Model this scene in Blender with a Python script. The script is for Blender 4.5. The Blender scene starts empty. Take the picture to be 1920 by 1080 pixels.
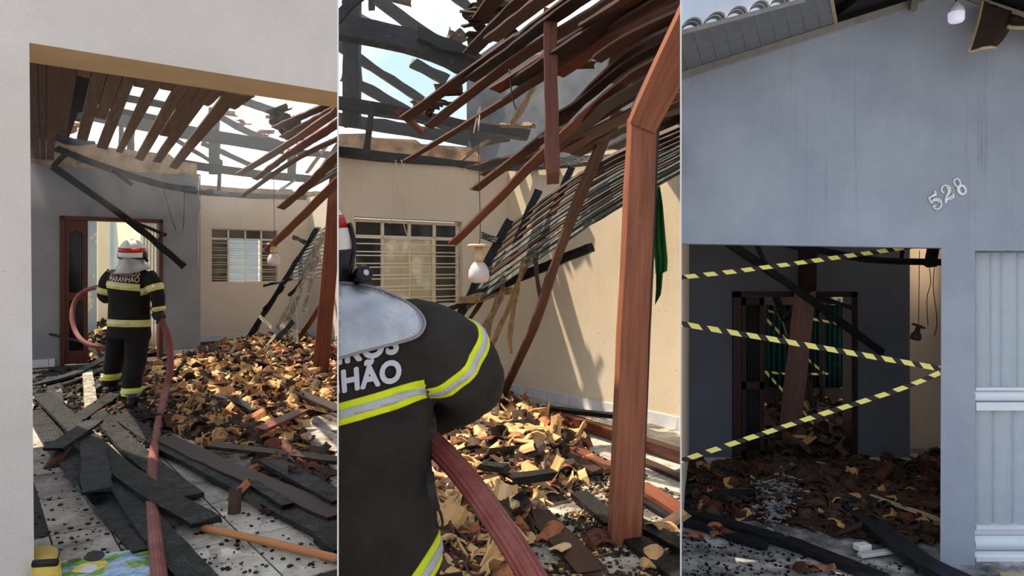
import bpy, bmesh, math, random
from mathutils import Vector, Matrix, noise
from mathutils.bvhtree import BVHTree
random.seed(528)
R = random.random
def U(a, b): return a + (b - a) * R()
C = bpy.context.scene.collection
sc = bpy.context.scene

# ------------------------------------------------------------------ camera, sky, sun, exposure
F, VH, EYE = 1300.0, 500.0, 1.52          # focal length and horizon in pixels of a 1920 x 1080 frame, eye height
cd = bpy.data.cameras.new('camera'); cam = bpy.data.objects.new('camera', cd); C.objects.link(cam)
cam.location = (0, 0, EYE); cam.rotation_euler = (math.pi / 2, 0, 0)
cd.sensor_width = 36.0; cd.sensor_fit = 'HORIZONTAL'; cd.lens = F * 36.0 / 1920.0
cd.shift_y = (VH - 540.0) / 1920.0; cd.clip_start = 0.05; cd.clip_end = 500
sc.camera = cam
sc.view_settings.view_transform = 'Standard'; sc.view_settings.look = 'None'
sc.view_settings.gamma = 1.0; sc.view_settings.use_curve_mapping = False
sc.view_settings.exposure = 0.12

w = bpy.data.worlds.new('sky'); sc.world = w; w.use_nodes = True
nt = w.node_tree; nt.nodes.clear()
def wn(t, **k):
    n = nt.nodes.new(t)
    for a, b in k.items(): setattr(n, a, b)
    return n
tc = wn('ShaderNodeTexCoord'); nz = wn('ShaderNodeTexNoise'); nz.inputs['Scale'].default_value = 3.2
nz.inputs['Detail'].default_value = 6; nz.inputs['Roughness'].default_value = .55
cr = wn('ShaderNodeValToRGB'); cr.color_ramp.elements[0].position = .36; cr.color_ramp.elements[1].position = .58
cr.color_ramp.elements[0].color = (.62, .86, 1.06, 1); cr.color_ramp.elements[1].color = (1.2, 1.22, 1.24, 1)
sp = wn('ShaderNodeSeparateXYZ'); mr = wn('ShaderNodeMapRange'); mr.interpolation_type = 'SMOOTHSTEP'
mr.inputs[1].default_value = .02; mr.inputs[2].default_value = .34
mx = wn('ShaderNodeMix', data_type='RGBA')
cr2 = wn('ShaderNodeValToRGB'); cr2.color_ramp.elements[0].position = .38; cr2.color_ramp.elements[1].position = .62
cr2.color_ramp.elements[0].color = (.30, .33, .42, 1); cr2.color_ramp.elements[1].color = (.62, .68, .80, 1)
bg = wn('ShaderNodeBackground'); wo = wn('ShaderNodeOutputWorld')
L = nt.links.new
L(tc.outputs['Generated'], nz.inputs['Vector']); L(nz.outputs[0], cr.inputs[0]); L(nz.outputs[0], cr2.inputs[0])
L(tc.outputs['Generated'], sp.inputs[0]); L(sp.outputs[0], mr.inputs[0]); L(mr.outputs[0], mx.inputs[0])
L(cr.outputs[0], mx.inputs[6]); L(cr2.outputs[0], mx.inputs[7]); L(mx.outputs[2], bg.inputs[0]); L(bg.outputs[0], wo.inputs[0])
bg.inputs[1].default_value = 1.0
sd = bpy.data.lights.new('sun', 'SUN'); sd.energy = 9.0; sd.angle = math.radians(.6); sd.color = (1, .87, .67)
so = bpy.data.objects.new('sun', sd); C.objects.link(so)
SUN = Vector((-.5, .20, 1)).normalized()
so.rotation_euler = SUN.to_track_quat('Z', 'Y').to_euler()

# ------------------------------------------------------------------ helpers
def V(*a): return Vector(a)
def P(u, v, Y): return V((u - 960) / F * Y, Y, EYE - (v - VH) / F * Y)
def G(u, v, z=0.0):
    return P(u, v, F * (EYE - z) / (v - VH))
def onplane(u, v, p0, n):
    d = V((u - 960) / F, 1, -(v - VH) / F); o = V(0, 0, EYE)
    return o + d * ((p0 - o).dot(n) / d.dot(n))
SEAM1, SEAM2 = 633.6, 1276.6
BAY = 0
def seam(u):   # vertical plane through the dividing board at u: (point, normal to the right)
    d = V((u - 960) / F, 1, 0).normalized()
    return V(0, 0, 0), V(d.y, -d.x, 0)
def bay_planes():
    if BAY == 1: p, n = seam(SEAM1); return [(p, n)]
    if BAY == 2:
        p, n = seam(SEAM1); q, m = seam(SEAM2); return [(p, -n), (q, m)]
    if BAY == 3: p, n = seam(SEAM2); return [(p, -n)]
    return []
def clip(bm, planes=None):
    for p, n in (bay_planes() if planes is None else planes):
        if any((v.co - p).dot(n) > 1e-4 for v in bm.verts):
            g = bm.verts[:] + bm.edges[:] + bm.faces[:]
            r = bmesh.ops.bisect_plane(bm, geom=g, plane_co=p, plane_no=n, clear_outer=True, dist=1e-5)
            ed = [e for e in r['geom_cut'] if isinstance(e, bmesh.types.BMEdge) and e.is_boundary]
            if ed:
                try: bmesh.ops.holes_fill(bm, edges=ed, sides=0)
                except Exception: pass
def tag(o, label=None, cat=None, group=None, kind=None):
    if label: o['label'] = label
    if cat and not kind: o['kind'] = 'thing'
    if cat: o['category'] = cat
    if group: o['group'] = group
    if kind: o['kind'] = kind
    return o
def mk(name, bm, mats, parent=None, smooth=False, doclip=True, **kw):
    """links bm (world coordinates) as ONE mesh object, its origin under its middle"""
    if doclip: clip(bm)
    if not bm.verts: bm.free(); return None
    lo = V(*[min(v.co[i] for v in bm.verts) for i in range(3)]); hi = V(*[max(v.co[i] for v in bm.verts) for i in range(3)])
    c = V((lo.x + hi.x) / 2, (lo.y + hi.y) / 2, lo.z)
    for v in bm.verts: v.co -= c
    if smooth:
        for f in bm.faces: f.smooth = True
    me = bpy.data.meshes.new(name); bm.to_mesh(me); bm.free()
    for m in (mats if isinstance(mats, (list, tuple)) else [mats]): me.materials.append(m)
    o = bpy.data.objects.new(name, me); o.location = c; C.objects.link(o)
    if parent:
        o.parent = parent; o.matrix_parent_inverse = wm(parent).inverted()
    return tag(o, **kw)
def wm(o):
    m = Matrix.LocRotScale(o.location, o.rotation_euler, o.scale)
    return (wm(o.parent) @ o.matrix_parent_inverse @ m) if o.parent else m
def empty(name, loc, **kw):
    o = bpy.data.objects.new(name, None); o.location = loc; o.empty_display_size = .1; C.objects.link(o)
    return tag(o, **kw)
def inst(name, me, M, parent=None, **kw):
    o = bpy.data.objects.new(name, me); C.objects.link(o)
    o.matrix_basis = M
    if parent:
        o.parent = parent; o.matrix_parent_inverse = wm(parent).inverted()
    return tag(o, **kw)
def abox(bm, c, sx, sy, sz, X=V(1, 0, 0), Y=V(0, 1, 0), Z=V(0, 0, 1), mi=0, bev=0):
    vs = [bm.verts.new(c + X * (a * sx / 2) + Y * (b * sy / 2) + Z * (d * sz / 2)) for d in (-1, 1) for b in (-1, 1) for a in (-1, 1)]
    fs = [bm.faces.new([vs[i] for i in q]) for q in ((0, 2, 3, 1), (4, 5, 7, 6), (0, 1, 5, 4), (2, 6, 7, 3), (0, 4, 6, 2), (1, 3, 7, 5))]
    for f in fs: f.material_index = mi
    if bev:
        es = list({e for f in fs for e in f.edges})
        bmesh.ops.bevel(bm, geom=es, offset=bev, segments=2, affect='EDGES', profile=.5)
    return vs
def prism(pts, n, bm=None, mi=0):
    """polygon pts extruded by vector n"""
    bm = bm or bmesh.new()
    a = [bm.verts.new(p) for p in pts]; b = [bm.verts.new(p + n) for p in pts]
    k = len(pts)
    fs = [bm.faces.new(a), bm.faces.new(b[::-1])] + [bm.faces.new((a[i], b[i], b[(i + 1) % k], a[(i + 1) % k])) for i in range(k)]
    for f in fs: f.material_index = mi
    bmesh.ops.recalc_face_normals(bm, faces=fs)
    return bm
def spline(pts, n):
    """n+1 points along a Catmull-Rom curve"""
    if len(pts) == 2: return [pts[0].lerp(pts[1], i / n) for i in range(n + 1)]
    k = len(pts) - 1; out = []
    for i in range(n + 1):
        t = i / n * k; j = min(int(t), k - 1); f = t - j
        p0 = pts[max(j - 1, 0)]; p1 = pts[j]; p2 = pts[j + 1]; p3 = pts[min(j + 2, k)]
        out.append(.5 * ((2 * p1) + (p2 - p0) * f + (2 * p0 - 5 * p1 + 4 * p2 - p3) * f * f + (3 * p1 - p0 - 3 * p2 + p3) * f ** 3))
    return out
def beam_bm(path, w, t, nrm=None, seg=8, wob=0.0, jag=0.0, bm=None, mi=0, bow=0):
    bm = bm or bmesh.new(); uv = bm.loops.layers.uv.verify()
    pts = spline(path, seg); w0, w1 = w if isinstance(w, tuple) else (w, w)
    rings = []; acc = [0]; off = R() * 40
    for i in range(seg): acc.append(acc[-1] + (pts[i + 1] - pts[i]).length)
    for i, p in enumerate(pts):
        T = (pts[min(i + 1, seg)] - pts[max(i - 1, 0)]).normalized()
        N0 = nrm or V(0, -1, .15)
        S = T.cross(N0)
        if S.length < 1e-3: S = T.cross(V(1, 0, 0))
        S.normalize(); N = S.cross(T).normalized()
        ww = (w0 + (w1 - w0) * i / seg) / 2
        r = []
        for a, b in ((-1, -1), (1, -1), (1, 1), (-1, 1)):
            q = p + S * (a * ww) + N * (b * t / 2)
            if wob:
                q += S * (noise.noise(V(off + acc[i] * 4, a * 3, 0)) * wob) + N * (noise.noise(V(off + acc[i] * 4, a * 3, b * 2 + 9)) * wob * .5)
            if jag and i in (0, seg): q += T * (U(-1, 1) * jag)
            r.append(bm.verts.new(q))
        rings.append(r)
    fs = []
    cum = [0, ww * 2, ww * 2 + t, ww * 4 + t, ww * 4 + 2 * t]
    for i in range(seg):
        for j in range(4):
            a, b = rings[i], rings[i + 1]; k = (j + 1) % 4
            f = bm.faces.new((a[j], a[k], b[k], b[j])); fs.append(f)
            for lp, (x, y) in zip(f.loops, ((cum[j], acc[i]), (cum[j + 1], acc[i]), (cum[j + 1], acc[i + 1]), (cum[j], acc[i + 1]))):
                lp[uv].uv = (x + off, y + off)
    for r in (rings[0], rings[-1]):
        f = bm.faces.new(r); fs.append(f)
        for lp, x in zip(f.loops, ((0, 0), (w0, 0), (w0, t), (0, t))): lp[uv].uv = (x[0] + off, x[1])
    for f in fs: f.material_index = mi
    bmesh.ops.recalc_face_normals(bm, faces=fs)
    return bm
def beam(name, path, w, t, m, parent=None, nrm=None, seg=8, wob=0, jag=0, **kw):
    return mk(name, beam_bm(path, w, t, nrm, seg, wob, jag), m, parent, **kw)
def tube_bm(path, r, seg=12, sides=10, bm=None, mi=0, raw=False, flat=1.0, lump=0):
    bm = bm or bmesh.new(); uv = bm.loops.layers.uv.verify()
    pts = path if raw else spline(path, seg); n = len(pts) - 1; rings = []; L_ = 0; Ls = []
    pv = None; off = R() * 9
    for i, p in enumerate(pts):
        if i: L_ += (p - pts[i - 1]).length
        Ls.append(L_)
        T = (pts[min(i + 1, n)] - pts[max(i - 1, 0)]).normalized()
        if pv is None:
            pv = T.cross(V(0, 0, 1))
            if pv.length < .05: pv = T.cross(V(1, 0, 0))
        A = (pv - T * pv.dot(T)).normalized(); B = T.cross(A); pv = A
        rr = r if not isinstance(r, (list, tuple)) else (r[0] + (r[-1] - r[0]) * i / n if len(r) == 2 else r[min(int(round(i / n * (len(r) - 1))), len(r) - 1)])
        rings.append([bm.verts.new(p + (A * math.cos(2 * math.pi * j / sides) + B * (math.sin(2 * math.pi * j / sides) * flat)) * (rr * (1 + (noise.noise(V(off + Ls[i] * 9, j * 1.7, 0)) * lump if lump else 0)))) for j in range(sides)])
    fs = []
    for i in range(n):
        for j in range(sides):
            k = (j + 1) % sides
            f = bm.faces.new((rings[i][j], rings[i][k], rings[i + 1][k], rings[i + 1][j])); fs.append(f)
            for lp, (x, y) in zip(f.loops, ((j / sides, Ls[i]), ((j + 1) / sides, Ls[i]), ((j + 1) / sides, Ls[i + 1]), (j / sides, Ls[i + 1]))): lp[uv].uv = (x, y)
    fs += [bm.faces.new(rings[0][::-1]), bm.faces.new(rings[-1])]
    for f in fs: f.material_index = mi; f.smooth = True
    bmesh.ops.recalc_face_normals(bm, faces=fs)
    return bm
def loft(rings, bm=None, sides=20, mi=0):
    """rings: (centre, X half-axis vector, Y half-axis vector), closed at both ends"""
    bm = bm or bmesh.new(); rr = []
    for c, a, b in rings:
        rr.append([bm.verts.new(c + a * math.cos(2 * math.pi * j / sides) + b * math.sin(2 * math.pi * j / sides)) for j in range(sides)])
    fs = [bm.faces.new((rr[i][j], rr[i][(j + 1) % sides], rr[i + 1][(j + 1) % sides], rr[i + 1][j])) for i in range(len(rr) - 1) for j in range(sides)]
    fs += [bm.faces.new(rr[0][::-1]), bm.faces.new(rr[-1])]
    for f in fs: f.smooth = True; f.material_index = mi
    bmesh.ops.recalc_face_normals(bm, faces=fs)
    return bm
def lathe(prof, c, bm=None, axis=V(0, 0, 1), sides=20, mi=0):
    A = axis.orthogonal().normalized(); B = axis.cross(A)
    return loft([(c + axis * z, A * max(r, 1e-4), B * max(r, 1e-4)) for r, z in prof], bm, sides, mi)
def joined(bms):
    out = bmesh.new(); t = bpy.data.meshes.new('tmp')
    for b in bms:
        b.to_mesh(t); out.from_mesh(t); b.free()
    bpy.data.meshes.remove(t)
    return out
def remesh(bm, vox, it=3):
    me = bpy.data.meshes.new('tmp'); bm.to_mesh(me); bm.free()
    o = bpy.data.objects.new('tmp', me); C.objects.link(o)
    m = o.modifiers.new('r', 'REMESH'); m.mode = 'VOXEL'; m.voxel_size = vox
    dg = bpy.context.evaluated_depsgraph_get(); ev = o.evaluated_get(dg)
    b = bmesh.new(); b.from_mesh(ev.to_mesh()); ev.to_mesh_clear()
    bpy.data.objects.remove(o); bpy.data.meshes.remove(me)
    for _ in range(it): bmesh.ops.smooth_vert(b, verts=b.verts[:], factor=.5, use_axis_x=True, use_axis_y=True, use_axis_z=True)
    return b
def inpoly(x, y, poly):
    c = False; j = len(poly) - 1
    for i in range(len(poly)):
        (xi, yi), (xj, yj) = poly[i], poly[j]
        if (yi > y) != (yj > y) and x < (xj - xi) * (y - yi) / (yj - yi) + xi: c = not c
        j = i
    return c

# ------------------------------------------------------------------ materials
def lin(c):
    return tuple(((x / 255) / 12.92 if x / 255 <= .04045 else ((x / 255 + .055) / 1.055) ** 2.4) for x in c) + (1,)
class M:
    """small node-tree builder"""
    def __init__(s, name, rough=.6, metal=0, spec=.4):
        s.m = bpy.data.materials.new(name); s.m.use_nodes = True; s.t = s.m.node_tree
        s.b = s.t.nodes['Principled BSDF']; s.b.inputs['Roughness'].default_value = rough; s.b.inputs['Metallic'].default_value = metal
        s.b.inputs['Specular IOR Level'].default_value = spec
    def n(s, t, **k):
        x = s.t.nodes.new(t)
        for a, b in k.items(): setattr(x, a, b)
        return x
    def l(s, a, b): s.t.links.new(a, b)
    def coord(s, kind='Object', scale=(1, 1, 1)):
        if kind == 'World': o = s.n('ShaderNodeNewGeometry').outputs['Position']
        else: o = s.n('ShaderNodeTexCoord').outputs[kind]
        mp = s.n('ShaderNodeMapping'); mp.inputs['Scale'].default_value = scale; s.l(o, mp.inputs[0])
        return mp.outputs[0]
    def noise(s, vec, scale=5, detail=4, rough=.6):
        x = s.n('ShaderNodeTexNoise'); x.inputs['Scale'].default_value = scale; x.inputs['Detail'].default_value = detail; x.inputs['Roughness'].default_value = rough
        s.l(vec, x.inputs['Vector']); return x.outputs[0]
    def voro(s, vec, scale=5, feature='F1'):
        x = s.n('ShaderNodeTexVoronoi', feature=feature); x.inputs['Scale'].default_value = scale; s.l(vec, x.inputs['Vector']); return x.outputs[0]
    def ramp(s, fac, stops):
        r = s.n('ShaderNodeValToRGB'); e = r.color_ramp.elements
        while len(e) < len(stops): e.new(.5)
        for q, (p, c) in zip(e, stops): q.position = p; q.color = c if len(c) == 4 else lin(c)
        s.l(fac, r.inputs[0]); return r.outputs[0]
    def mix(s, fac, a, b, mode='MIX'):
        x = s.n('ShaderNodeMix', data_type='RGBA', blend_type=mode)
        for v, i in ((fac, 0), (a, 6), (b, 7)):
            if hasattr(v, 'is_linked') or hasattr(v, 'links'): s.l(v, x.inputs[i])
            else: x.inputs[i].default_value = v
        return x.outputs[2]
    def rand(s): return s.n('ShaderNodeObjectInfo').outputs['Random']
    def col(s, c):
        if hasattr(c, 'links'): s.l(c, s.b.inputs['Base Color'])
        else: s.b.inputs['Base Color'].default_value = c if len(c) == 4 else lin(c)
        return s
    def rough(s, o): s.l(o, s.b.inputs['Roughness']); return s
    def bump(s, h, strength=.3, dist=.01):
        x = s.n('ShaderNodeBump'); x.inputs['Strength'].default_value = strength; x.inputs['Distance'].default_value = dist
        s.l(h, x.inputs['Height']); s.l(x.outputs[0], s.b.inputs['Normal']); return s
W, K = (1, 1, 1, 1), (0, 0, 0, 1)
def plaster(name, c1, c2, sc_=3.0, bs=90, bstr=.35, streak=None, rough=.85, soot=None, spots=None, runs=None):
    m = M(name, rough, spec=.2); w_ = m.coord('World')
    c = m.ramp(m.noise(w_, sc_, 5, .65), [(.3, c1), (.7, c2)])
    if streak:
        cover = m.ramp(m.noise(m.coord('World', (1, 1, .45)), 1.1, 3, .5), [(.40, K), (.62, W)])
        if runs:      # rain runs, densest below the eaves
            sz = m.n('ShaderNodeSeparateXYZ'); m.l(m.coord('World'), sz.inputs[0]); mrg = m.n('ShaderNodeMapRange'); m.l(sz.outputs[2], mrg.inputs[0]); mrg.inputs[1].default_value, mrg.inputs[2].default_value = runs
            cover = m.mix(m.ramp(m.noise(m.coord('World', (1, 1, .3)), 1.0, 2, .5), [(.38, (.15, .15, .15, 1)), (.56, W)]), K, mrg.outputs[0])
        s = m.noise(m.coord('World', (34, 34, .5)), 1.0, 6, .75)
        c = m.mix(m.mix(cover, K, m.ramp(s, [(streak[1], K), (streak[1] + .16, (streak[2],) * 3 + (1,))])), c, lin(streak[0]))
    if spots:
        s = m.noise(w_, spots[1], 3, .7)
        c = m.mix(m.ramp(s, [(spots[2], K), (spots[2] + .05, (spots[3],) * 3 + (1,))]), c, lin(spots[0]))
    if soot:
        s = m.noise(w_, soot[1], 4, .6)
        c = m.mix(m.ramp(s, [(soot[2], K), (soot[2] + .2, (soot[3],) * 3 + (1,))]), c, lin(soot[0]))
    m.col(c); m.bump(m.noise(w_, bs, 3, .6), bstr, .006)
    return m.m
def wood(name, c1, c2, c3, rough=.45, var=.5, bstr=.25, worn=None):
    m = M(name, rough, spec=.4); uv = m.coord('UV', (38, 1.6, 1))
    g = m.noise(uv, 1.0, 6, .65)
    c = m.ramp(g, [(.25, c1), (.5, c2), (.75, c3)])
    c = m.mix(m.ramp(m.rand(), [(0, (var,) * 3 + (1,)), (1, W)]), K, c)
    if worn:
        s = m.noise(m.coord('World'), 6, 6, .75); c = m.mix(m.ramp(s, [(worn[1], K), (worn[1] + .06, W)]), c, lin(worn[0]))
    m.col(c); m.bump(g, bstr, .004)
    return m.m
def char(name, c1, c2, ash=(95, 95, 95), ashamt=.58, rough=.42, scale=22):
    m = M(name, rough, spec=.28); uv = m.coord('UV', (1.5, .6, 1))
    v = m.voro(uv, scale * 2.2); n_ = m.noise(m.coord('World'), 9, 5, .7)
    c = m.ramp(m.noise(uv, 14, 5, .7), [(.3, c1), (.7, c2)])
    c = m.mix(m.ramp(n_, [(ashamt, K), (ashamt + .16, (.6, .6, .6, 1))]), c, lin(ash))
    m.col(c); m.bump(v, .55, .008)
    m.rough(m.ramp(n_, [(.35, (.38,) * 3 + (1,)), (.65, (.7,) * 3 + (1,))]))
    return m.m
def plain(name, c, rough=.5, metal=0, spec=.4, var=0, bump=0, bscale=60):
    m = M(name, rough, metal, spec); w_ = m.coord('Object')
    a = tuple(max(0, x * (1 - var)) for x in c); b = tuple(min(255, x * (1 + var)) for x in c)
    m.col(m.ramp(m.noise(w_, 7, 4), [(.3, a), (.7, b)]) if var else c)
    if bump: m.bump(m.noise(w_, bscale, 3), bump, .004)
    return m.m
def clay(name, c1, c2, c3, soot):
    m = M(name, .8, spec=.2); o = m.coord('Object')
    c = m.ramp(m.rand(), [(0, c1), (.5, c2), (1, c3)])
    n_ = m.noise(m.coord('World'), 7, 5, .7)
    c = m.mix(m.ramp(n_, [(soot, K), (soot + .14, W)]), c, lin((34, 30, 28)))
    m.col(c); m.bump(m.noise(o, 60, 3), .3, .004)
    return m.m
m_facade1 = plaster('exposure_paled_stucco', (222, 214, 210), (238, 232, 229), 1.2, 95, .5, spots=((186, 160, 140), 22, .68, .45))  # grey house front, its bright exposure put into the paint colour
m_soffit = plaster('tan_plaster', (222, 196, 158), (234, 210, 174), 3, 60, .6)
m_greywall = plaster('grey_plaster', (126, 126, 128), (146, 145, 146), .8, 90, .2, soot=((70, 66, 64), .7, .55, .6))
m_beige = plaster('beige_plaster', (206, 192, 174), (220, 207, 190), .9, 90, .2, streak=((176, 158, 136), .56, .35))
m_beige2 = plaster('stained_beige_plaster', (208, 190, 164), (224, 208, 184), 1.0, 90, .25, streak=((140, 116, 90), .55, .5), spots=((96, 76, 56), 30, .66, .5))
m_facade3 = plaster('blue_grey_stucco', (152, 162, 181), (168, 178, 196), 2.0, 85, .6, streak=((70, 76, 88), .55, .75), runs=(1.5, 2.9), spots=((190, 196, 208), 50, .62, .5))
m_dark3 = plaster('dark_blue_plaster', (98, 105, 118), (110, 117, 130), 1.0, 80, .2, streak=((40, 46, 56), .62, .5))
m_beige3 = plaster('taupe_plaster', (232, 216, 198), (240, 226, 210), 1.0, 80, .2, streak=((120, 104, 90), .62, .5))
m_brokenwall = plaster('broken_masonry', (150, 118, 92), (196, 172, 142), 5, 25, 1.0, soot=((52, 44, 40), 3, .5, .8))
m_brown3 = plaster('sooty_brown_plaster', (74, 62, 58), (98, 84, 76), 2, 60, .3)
m_blueroom = plaster('pale_blue_plaster', (178, 210, 232), (206, 226, 236), .9, 60, .2, soot=((150, 160, 166), 1.2, .6, .4))
m_cream = plaster('cream_plaster', (232, 220, 190), (242, 232, 208), 1, 60, .1)
m_white = plain('white_paint', (236, 236, 234), .6)
m_brown = wood('brown_board', (58, 36, 28), (88, 56, 43), (110, 74, 58), .5, .75, .25)
m_red = wood('varnished_red_wood', (74, 36, 24), (106, 54, 38), (130, 74, 52), .42, .8, .25)
m_post = wood('orange_brown_post_wood', (100, 56, 38), (134, 77, 53), (154, 97, 71), .5, .95, .3, worn=((182, 146, 124), .68))
m_ceil = wood('grey_brown_ceiling_board', (84, 64, 54), (122, 98, 86), (146, 122, 108), .6, .75, .2)
m_ceildark = wood('dark_brown_ceiling_board', (62, 42, 36), (92, 66, 57), (116, 88, 76), .6, .6, .2)
m_doordark = wood('near_black_door_wood', (34, 20, 18), (48, 28, 25), (60, 38, 33), .5, .9, .2)  # door wood in a near-black tone
m_stick = wood('bare_wood', (150, 92, 54), (184, 122, 76), (206, 150, 102), .55, 1, .2)
m_door = wood('dark_red_door_wood', (56, 24, 16), (82, 38, 26), (104, 52, 36), .4, .9, .2)
m_darkbrown = wood('scorched_brown_board', (34, 20, 15), (52, 30, 22), (70, 42, 30), .5, .75, .25)
m_mauve = wood('dusty_mauve_wood', (128, 96, 94), (156, 120, 116), (174, 140, 134), .7, 1, .2)
m_char = char('charred_wood', (8, 8, 9), (22, 22, 24), (70, 70, 72), .64)
m_char2 = char('blue_black_charred_wood', (14, 16, 20), (36, 40, 48), (96, 102, 110), .62, .55, 16)
m_ash = char('ash_grey_charred_wood', (60, 56, 50), (170, 160, 144), (210, 200, 184), .5, .8, 20)
m_ash2 = char('tan_burnt_lath', (92, 70, 46), (166, 134, 92), (40, 34, 30), .55, .8, 26)
m_fine = char('smoky_slat', (52, 56, 58), (104, 106, 102), (170, 142, 104), .55, .6, 20)
m_tan = clay('pale_tan_clay', (208, 168, 116), (190, 148, 100), (226, 194, 148), .53)  # tan clay, its tone picked at random per tile
m_orange = clay('orange_clay', (160, 98, 68), (176, 116, 82), (146, 88, 64), .5)
m_sooty = clay('sooted_clay', (60, 50, 44), (84, 66, 54), (46, 40, 38), .52)
m_dk_or = clay('dark_brick_clay', (112, 62, 46), (92, 54, 42), (130, 76, 58), .48)
m_skirt = plain('white_skirting_tile', (206, 208, 212), .3, var=.05)
m_grout = plain('dark_grout', (48, 43, 38), .9, var=.1)
def floortile():
    m = M('floor_tile_ceramic', .35, spec=.5); w_ = m.coord('World')
    c = m.mix(m.rand(), lin((176, 168, 158)), lin((196, 188, 178)))
    s = m.noise(w_, 1.3, 6, .7); c = m.mix(m.ramp(s, [(.44, K), (.62, (.9,) * 3 + (1,))]), c, lin((58, 52, 46)))
    s2 = m.noise(w_, 26, 4, .75); c = m.mix(m.ramp(s2, [(.58, K), (.66, W)]), c, lin((40, 36, 33)))
    m.col(c); wet = m.noise(m.coord('World', (1, 1, 0)), 1.1, 5, .65)
    m.rough(m.ramp(wet, [(.46, (.5,) * 3 + (1,)), (.54, (.06,) * 3 + (1,))]))
    m.bump(m.noise(w_, 8, 3), .06, .004)
    return m.m
m_tile = floortile()
def ashy(name, c1, c2, c3, sc_=6, bs=.9):
    m = M(name, .9, spec=.15); w_ = m.coord('World'); n_ = m.noise(w_, sc_, 8, .75)
    m.col(m.ramp(n_, [(.34, c1), (.5, c2), (.66, c3)])); m.bump(m.noise(w_, sc_ * 5, 6, .7), bs, .03); return m.m
m_heap1 = ashy('ash_and_clay_crumbs', (24, 20, 18), (92, 68, 46), (190, 150, 104), 9)
m_heap3 = ashy('dark_ash_crumbs', (14, 13, 14), (38, 32, 30), (84, 68, 58), 9)
m_ground3 = ashy('ash_streaked_concrete', (70, 70, 72), (140, 140, 142), (206, 206, 208), 4, .3)
m_street = plain('grey_pavement', (128, 124, 118), .9, var=.1)
m_suit = M('charcoal_fire_suit_fabric', .85, spec=.2)
_w = m_suit.coord('World'); m_suit.col(m_suit.ramp(m_suit.noise(_w, 5, 4), [(.3, (38, 35, 34)), (.7, (56, 52, 50))])); m_suit.bump(m_suit.noise(_w, 9, 4, .6), .55, .03); m_suit = m_suit.m
m_suit1 = plain('black_fire_suit_fabric', (30, 27, 26), .85, spec=.2, var=.2, bump=.4, bscale=12)
m_lime = plain('lime_yellow_band', (226, 240, 30), .5, var=.06)
m_lime1 = plain('faded_yellow_band', (216, 204, 96), .5, var=.1)
m_silverband = plain('silver_reflective_band', (188, 192, 198), .45, .2, var=.06, bump=.2, bscale=200)
m_silver1 = plain('silver_band', (214, 208, 178), .5, .1)
def capem():
    m = M('aluminised_herringbone_fabric', .38, .75, .5); o = m.coord('Object', (1, 1, 1))
    wv = m.n('ShaderNodeTexWave', wave_type='BANDS', bands_direction='DIAGONAL'); wv.inputs['Scale'].default_value = 75; wv.inputs['Distortion'].default_value = 3; wv.inputs['Detail'].default_value = 2
    m.l(o, wv.inputs['Vector']); n_ = m.noise(o, 5, 4)
    m.col(m.ramp(n_, [(.3, (158, 162, 174)), (.7, (214, 217, 224))])); m.bump(wv.outputs[1], .4, .0025); return m.m
m_cape = capem()
m_cape1 = plain('grey_aluminised_flap', (176, 172, 166), .45, .4, var=.1, bump=.3, bscale=20)
m_helmet = plain('white_helmet_shell', (232, 226, 218), .3, var=.03)
m_helmred = plain('red_helmet_sticker', (196, 38, 40), .4)
m_black = plain('black_rubber', (22, 22, 24), .5)
m_blackgloss = plain('black_gloss_plastic', (18, 18, 20), .25)
m_letter = plain('pale_lettering_print', (206, 208, 220), .6)
m_letter1 = plain('pink_white_lettering_print', (226, 190, 190), .6)
m_skin = plain('skin', (150, 102, 78), .55, var=.06)
m_glove = plain('dark_glove_leather', (44, 38, 34), .7, var=.15, bump=.3)
def hosem():
    m = M('red_rubber_hose', .55, spec=.4); uv = m.coord('UV', (1, 1, 1)); o = m.coord('Object')
    wv = m.n('ShaderNodeTexWave', wave_type='BANDS', bands_direction='X'); wv.inputs['Scale'].default_value = 4.5; m.l(uv, wv.inputs['Vector'])
    n_ = m.noise(o, 6, 5, .7); c = m.ramp(n_, [(.3, (108, 48, 46)), (.5, (134, 68, 62)), (.72, (156, 94, 86))])
    m.col(c); m.bump(wv.outputs[1], .6, .006); return m.m
m_hose = hosem()
m_green = plain('green_cloth', (22, 92, 48), .85, var=.25, bump=.3, bscale=12)
m_greencurtain = plain('dark_green_curtain', (26, 76, 70), .9, var=.2)
m_curtain = plain('cream_curtain', (244, 240, 224), .9, var=.05)
m_wire = plain('pale_wire', (206, 186, 160), .5)
m_wiredark = plain('dark_wire', (60, 54, 50), .6)
m_frame = plain('pale_painted_metal', (222, 212, 194), .5, var=.05)
m_bar = plain('cream_painted_bar', (240, 228, 196), .45, var=.06)
m_darkglass = M('opaque_dark_pane', .12, spec=.5).col((44, 48, 54)).m  # opaque dark colour stands in for the unlit rooms behind the windows
m_reflpane = M('reflection_painted_pane', .5, spec=.4); _o = m_reflpane.coord('World'); m_reflpane.col(m_reflpane.ramp(m_reflpane.noise(_o, 3.2, 5, .6), [(.45, (206, 192, 164)), (.52, (218, 206, 180)), (.6, (246, 242, 226))])); m_reflpane = m_reflpane.m  # cream with pale blotches, reflections painted into the middle panes
def glass(name, c, r=.03):
    m = M(name, r); m.b.inputs['Transmission Weight'].default_value = .92; m.b.inputs['IOR'].default_value = 1.3; m.col(c); return m.m
m_clear = glass('clear_pane', (240, 240, 236))
m_bulbglass = M('smoky_bulb_glass', .2, spec=.6).col((206, 192, 190)).m
m_bulbdark = plain('sooted_bulb', (86, 78, 76), .5, var=.15)
m_ceramic = plain('scorched_lamp_holder', (206, 176, 132), .5, var=.1)
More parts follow.
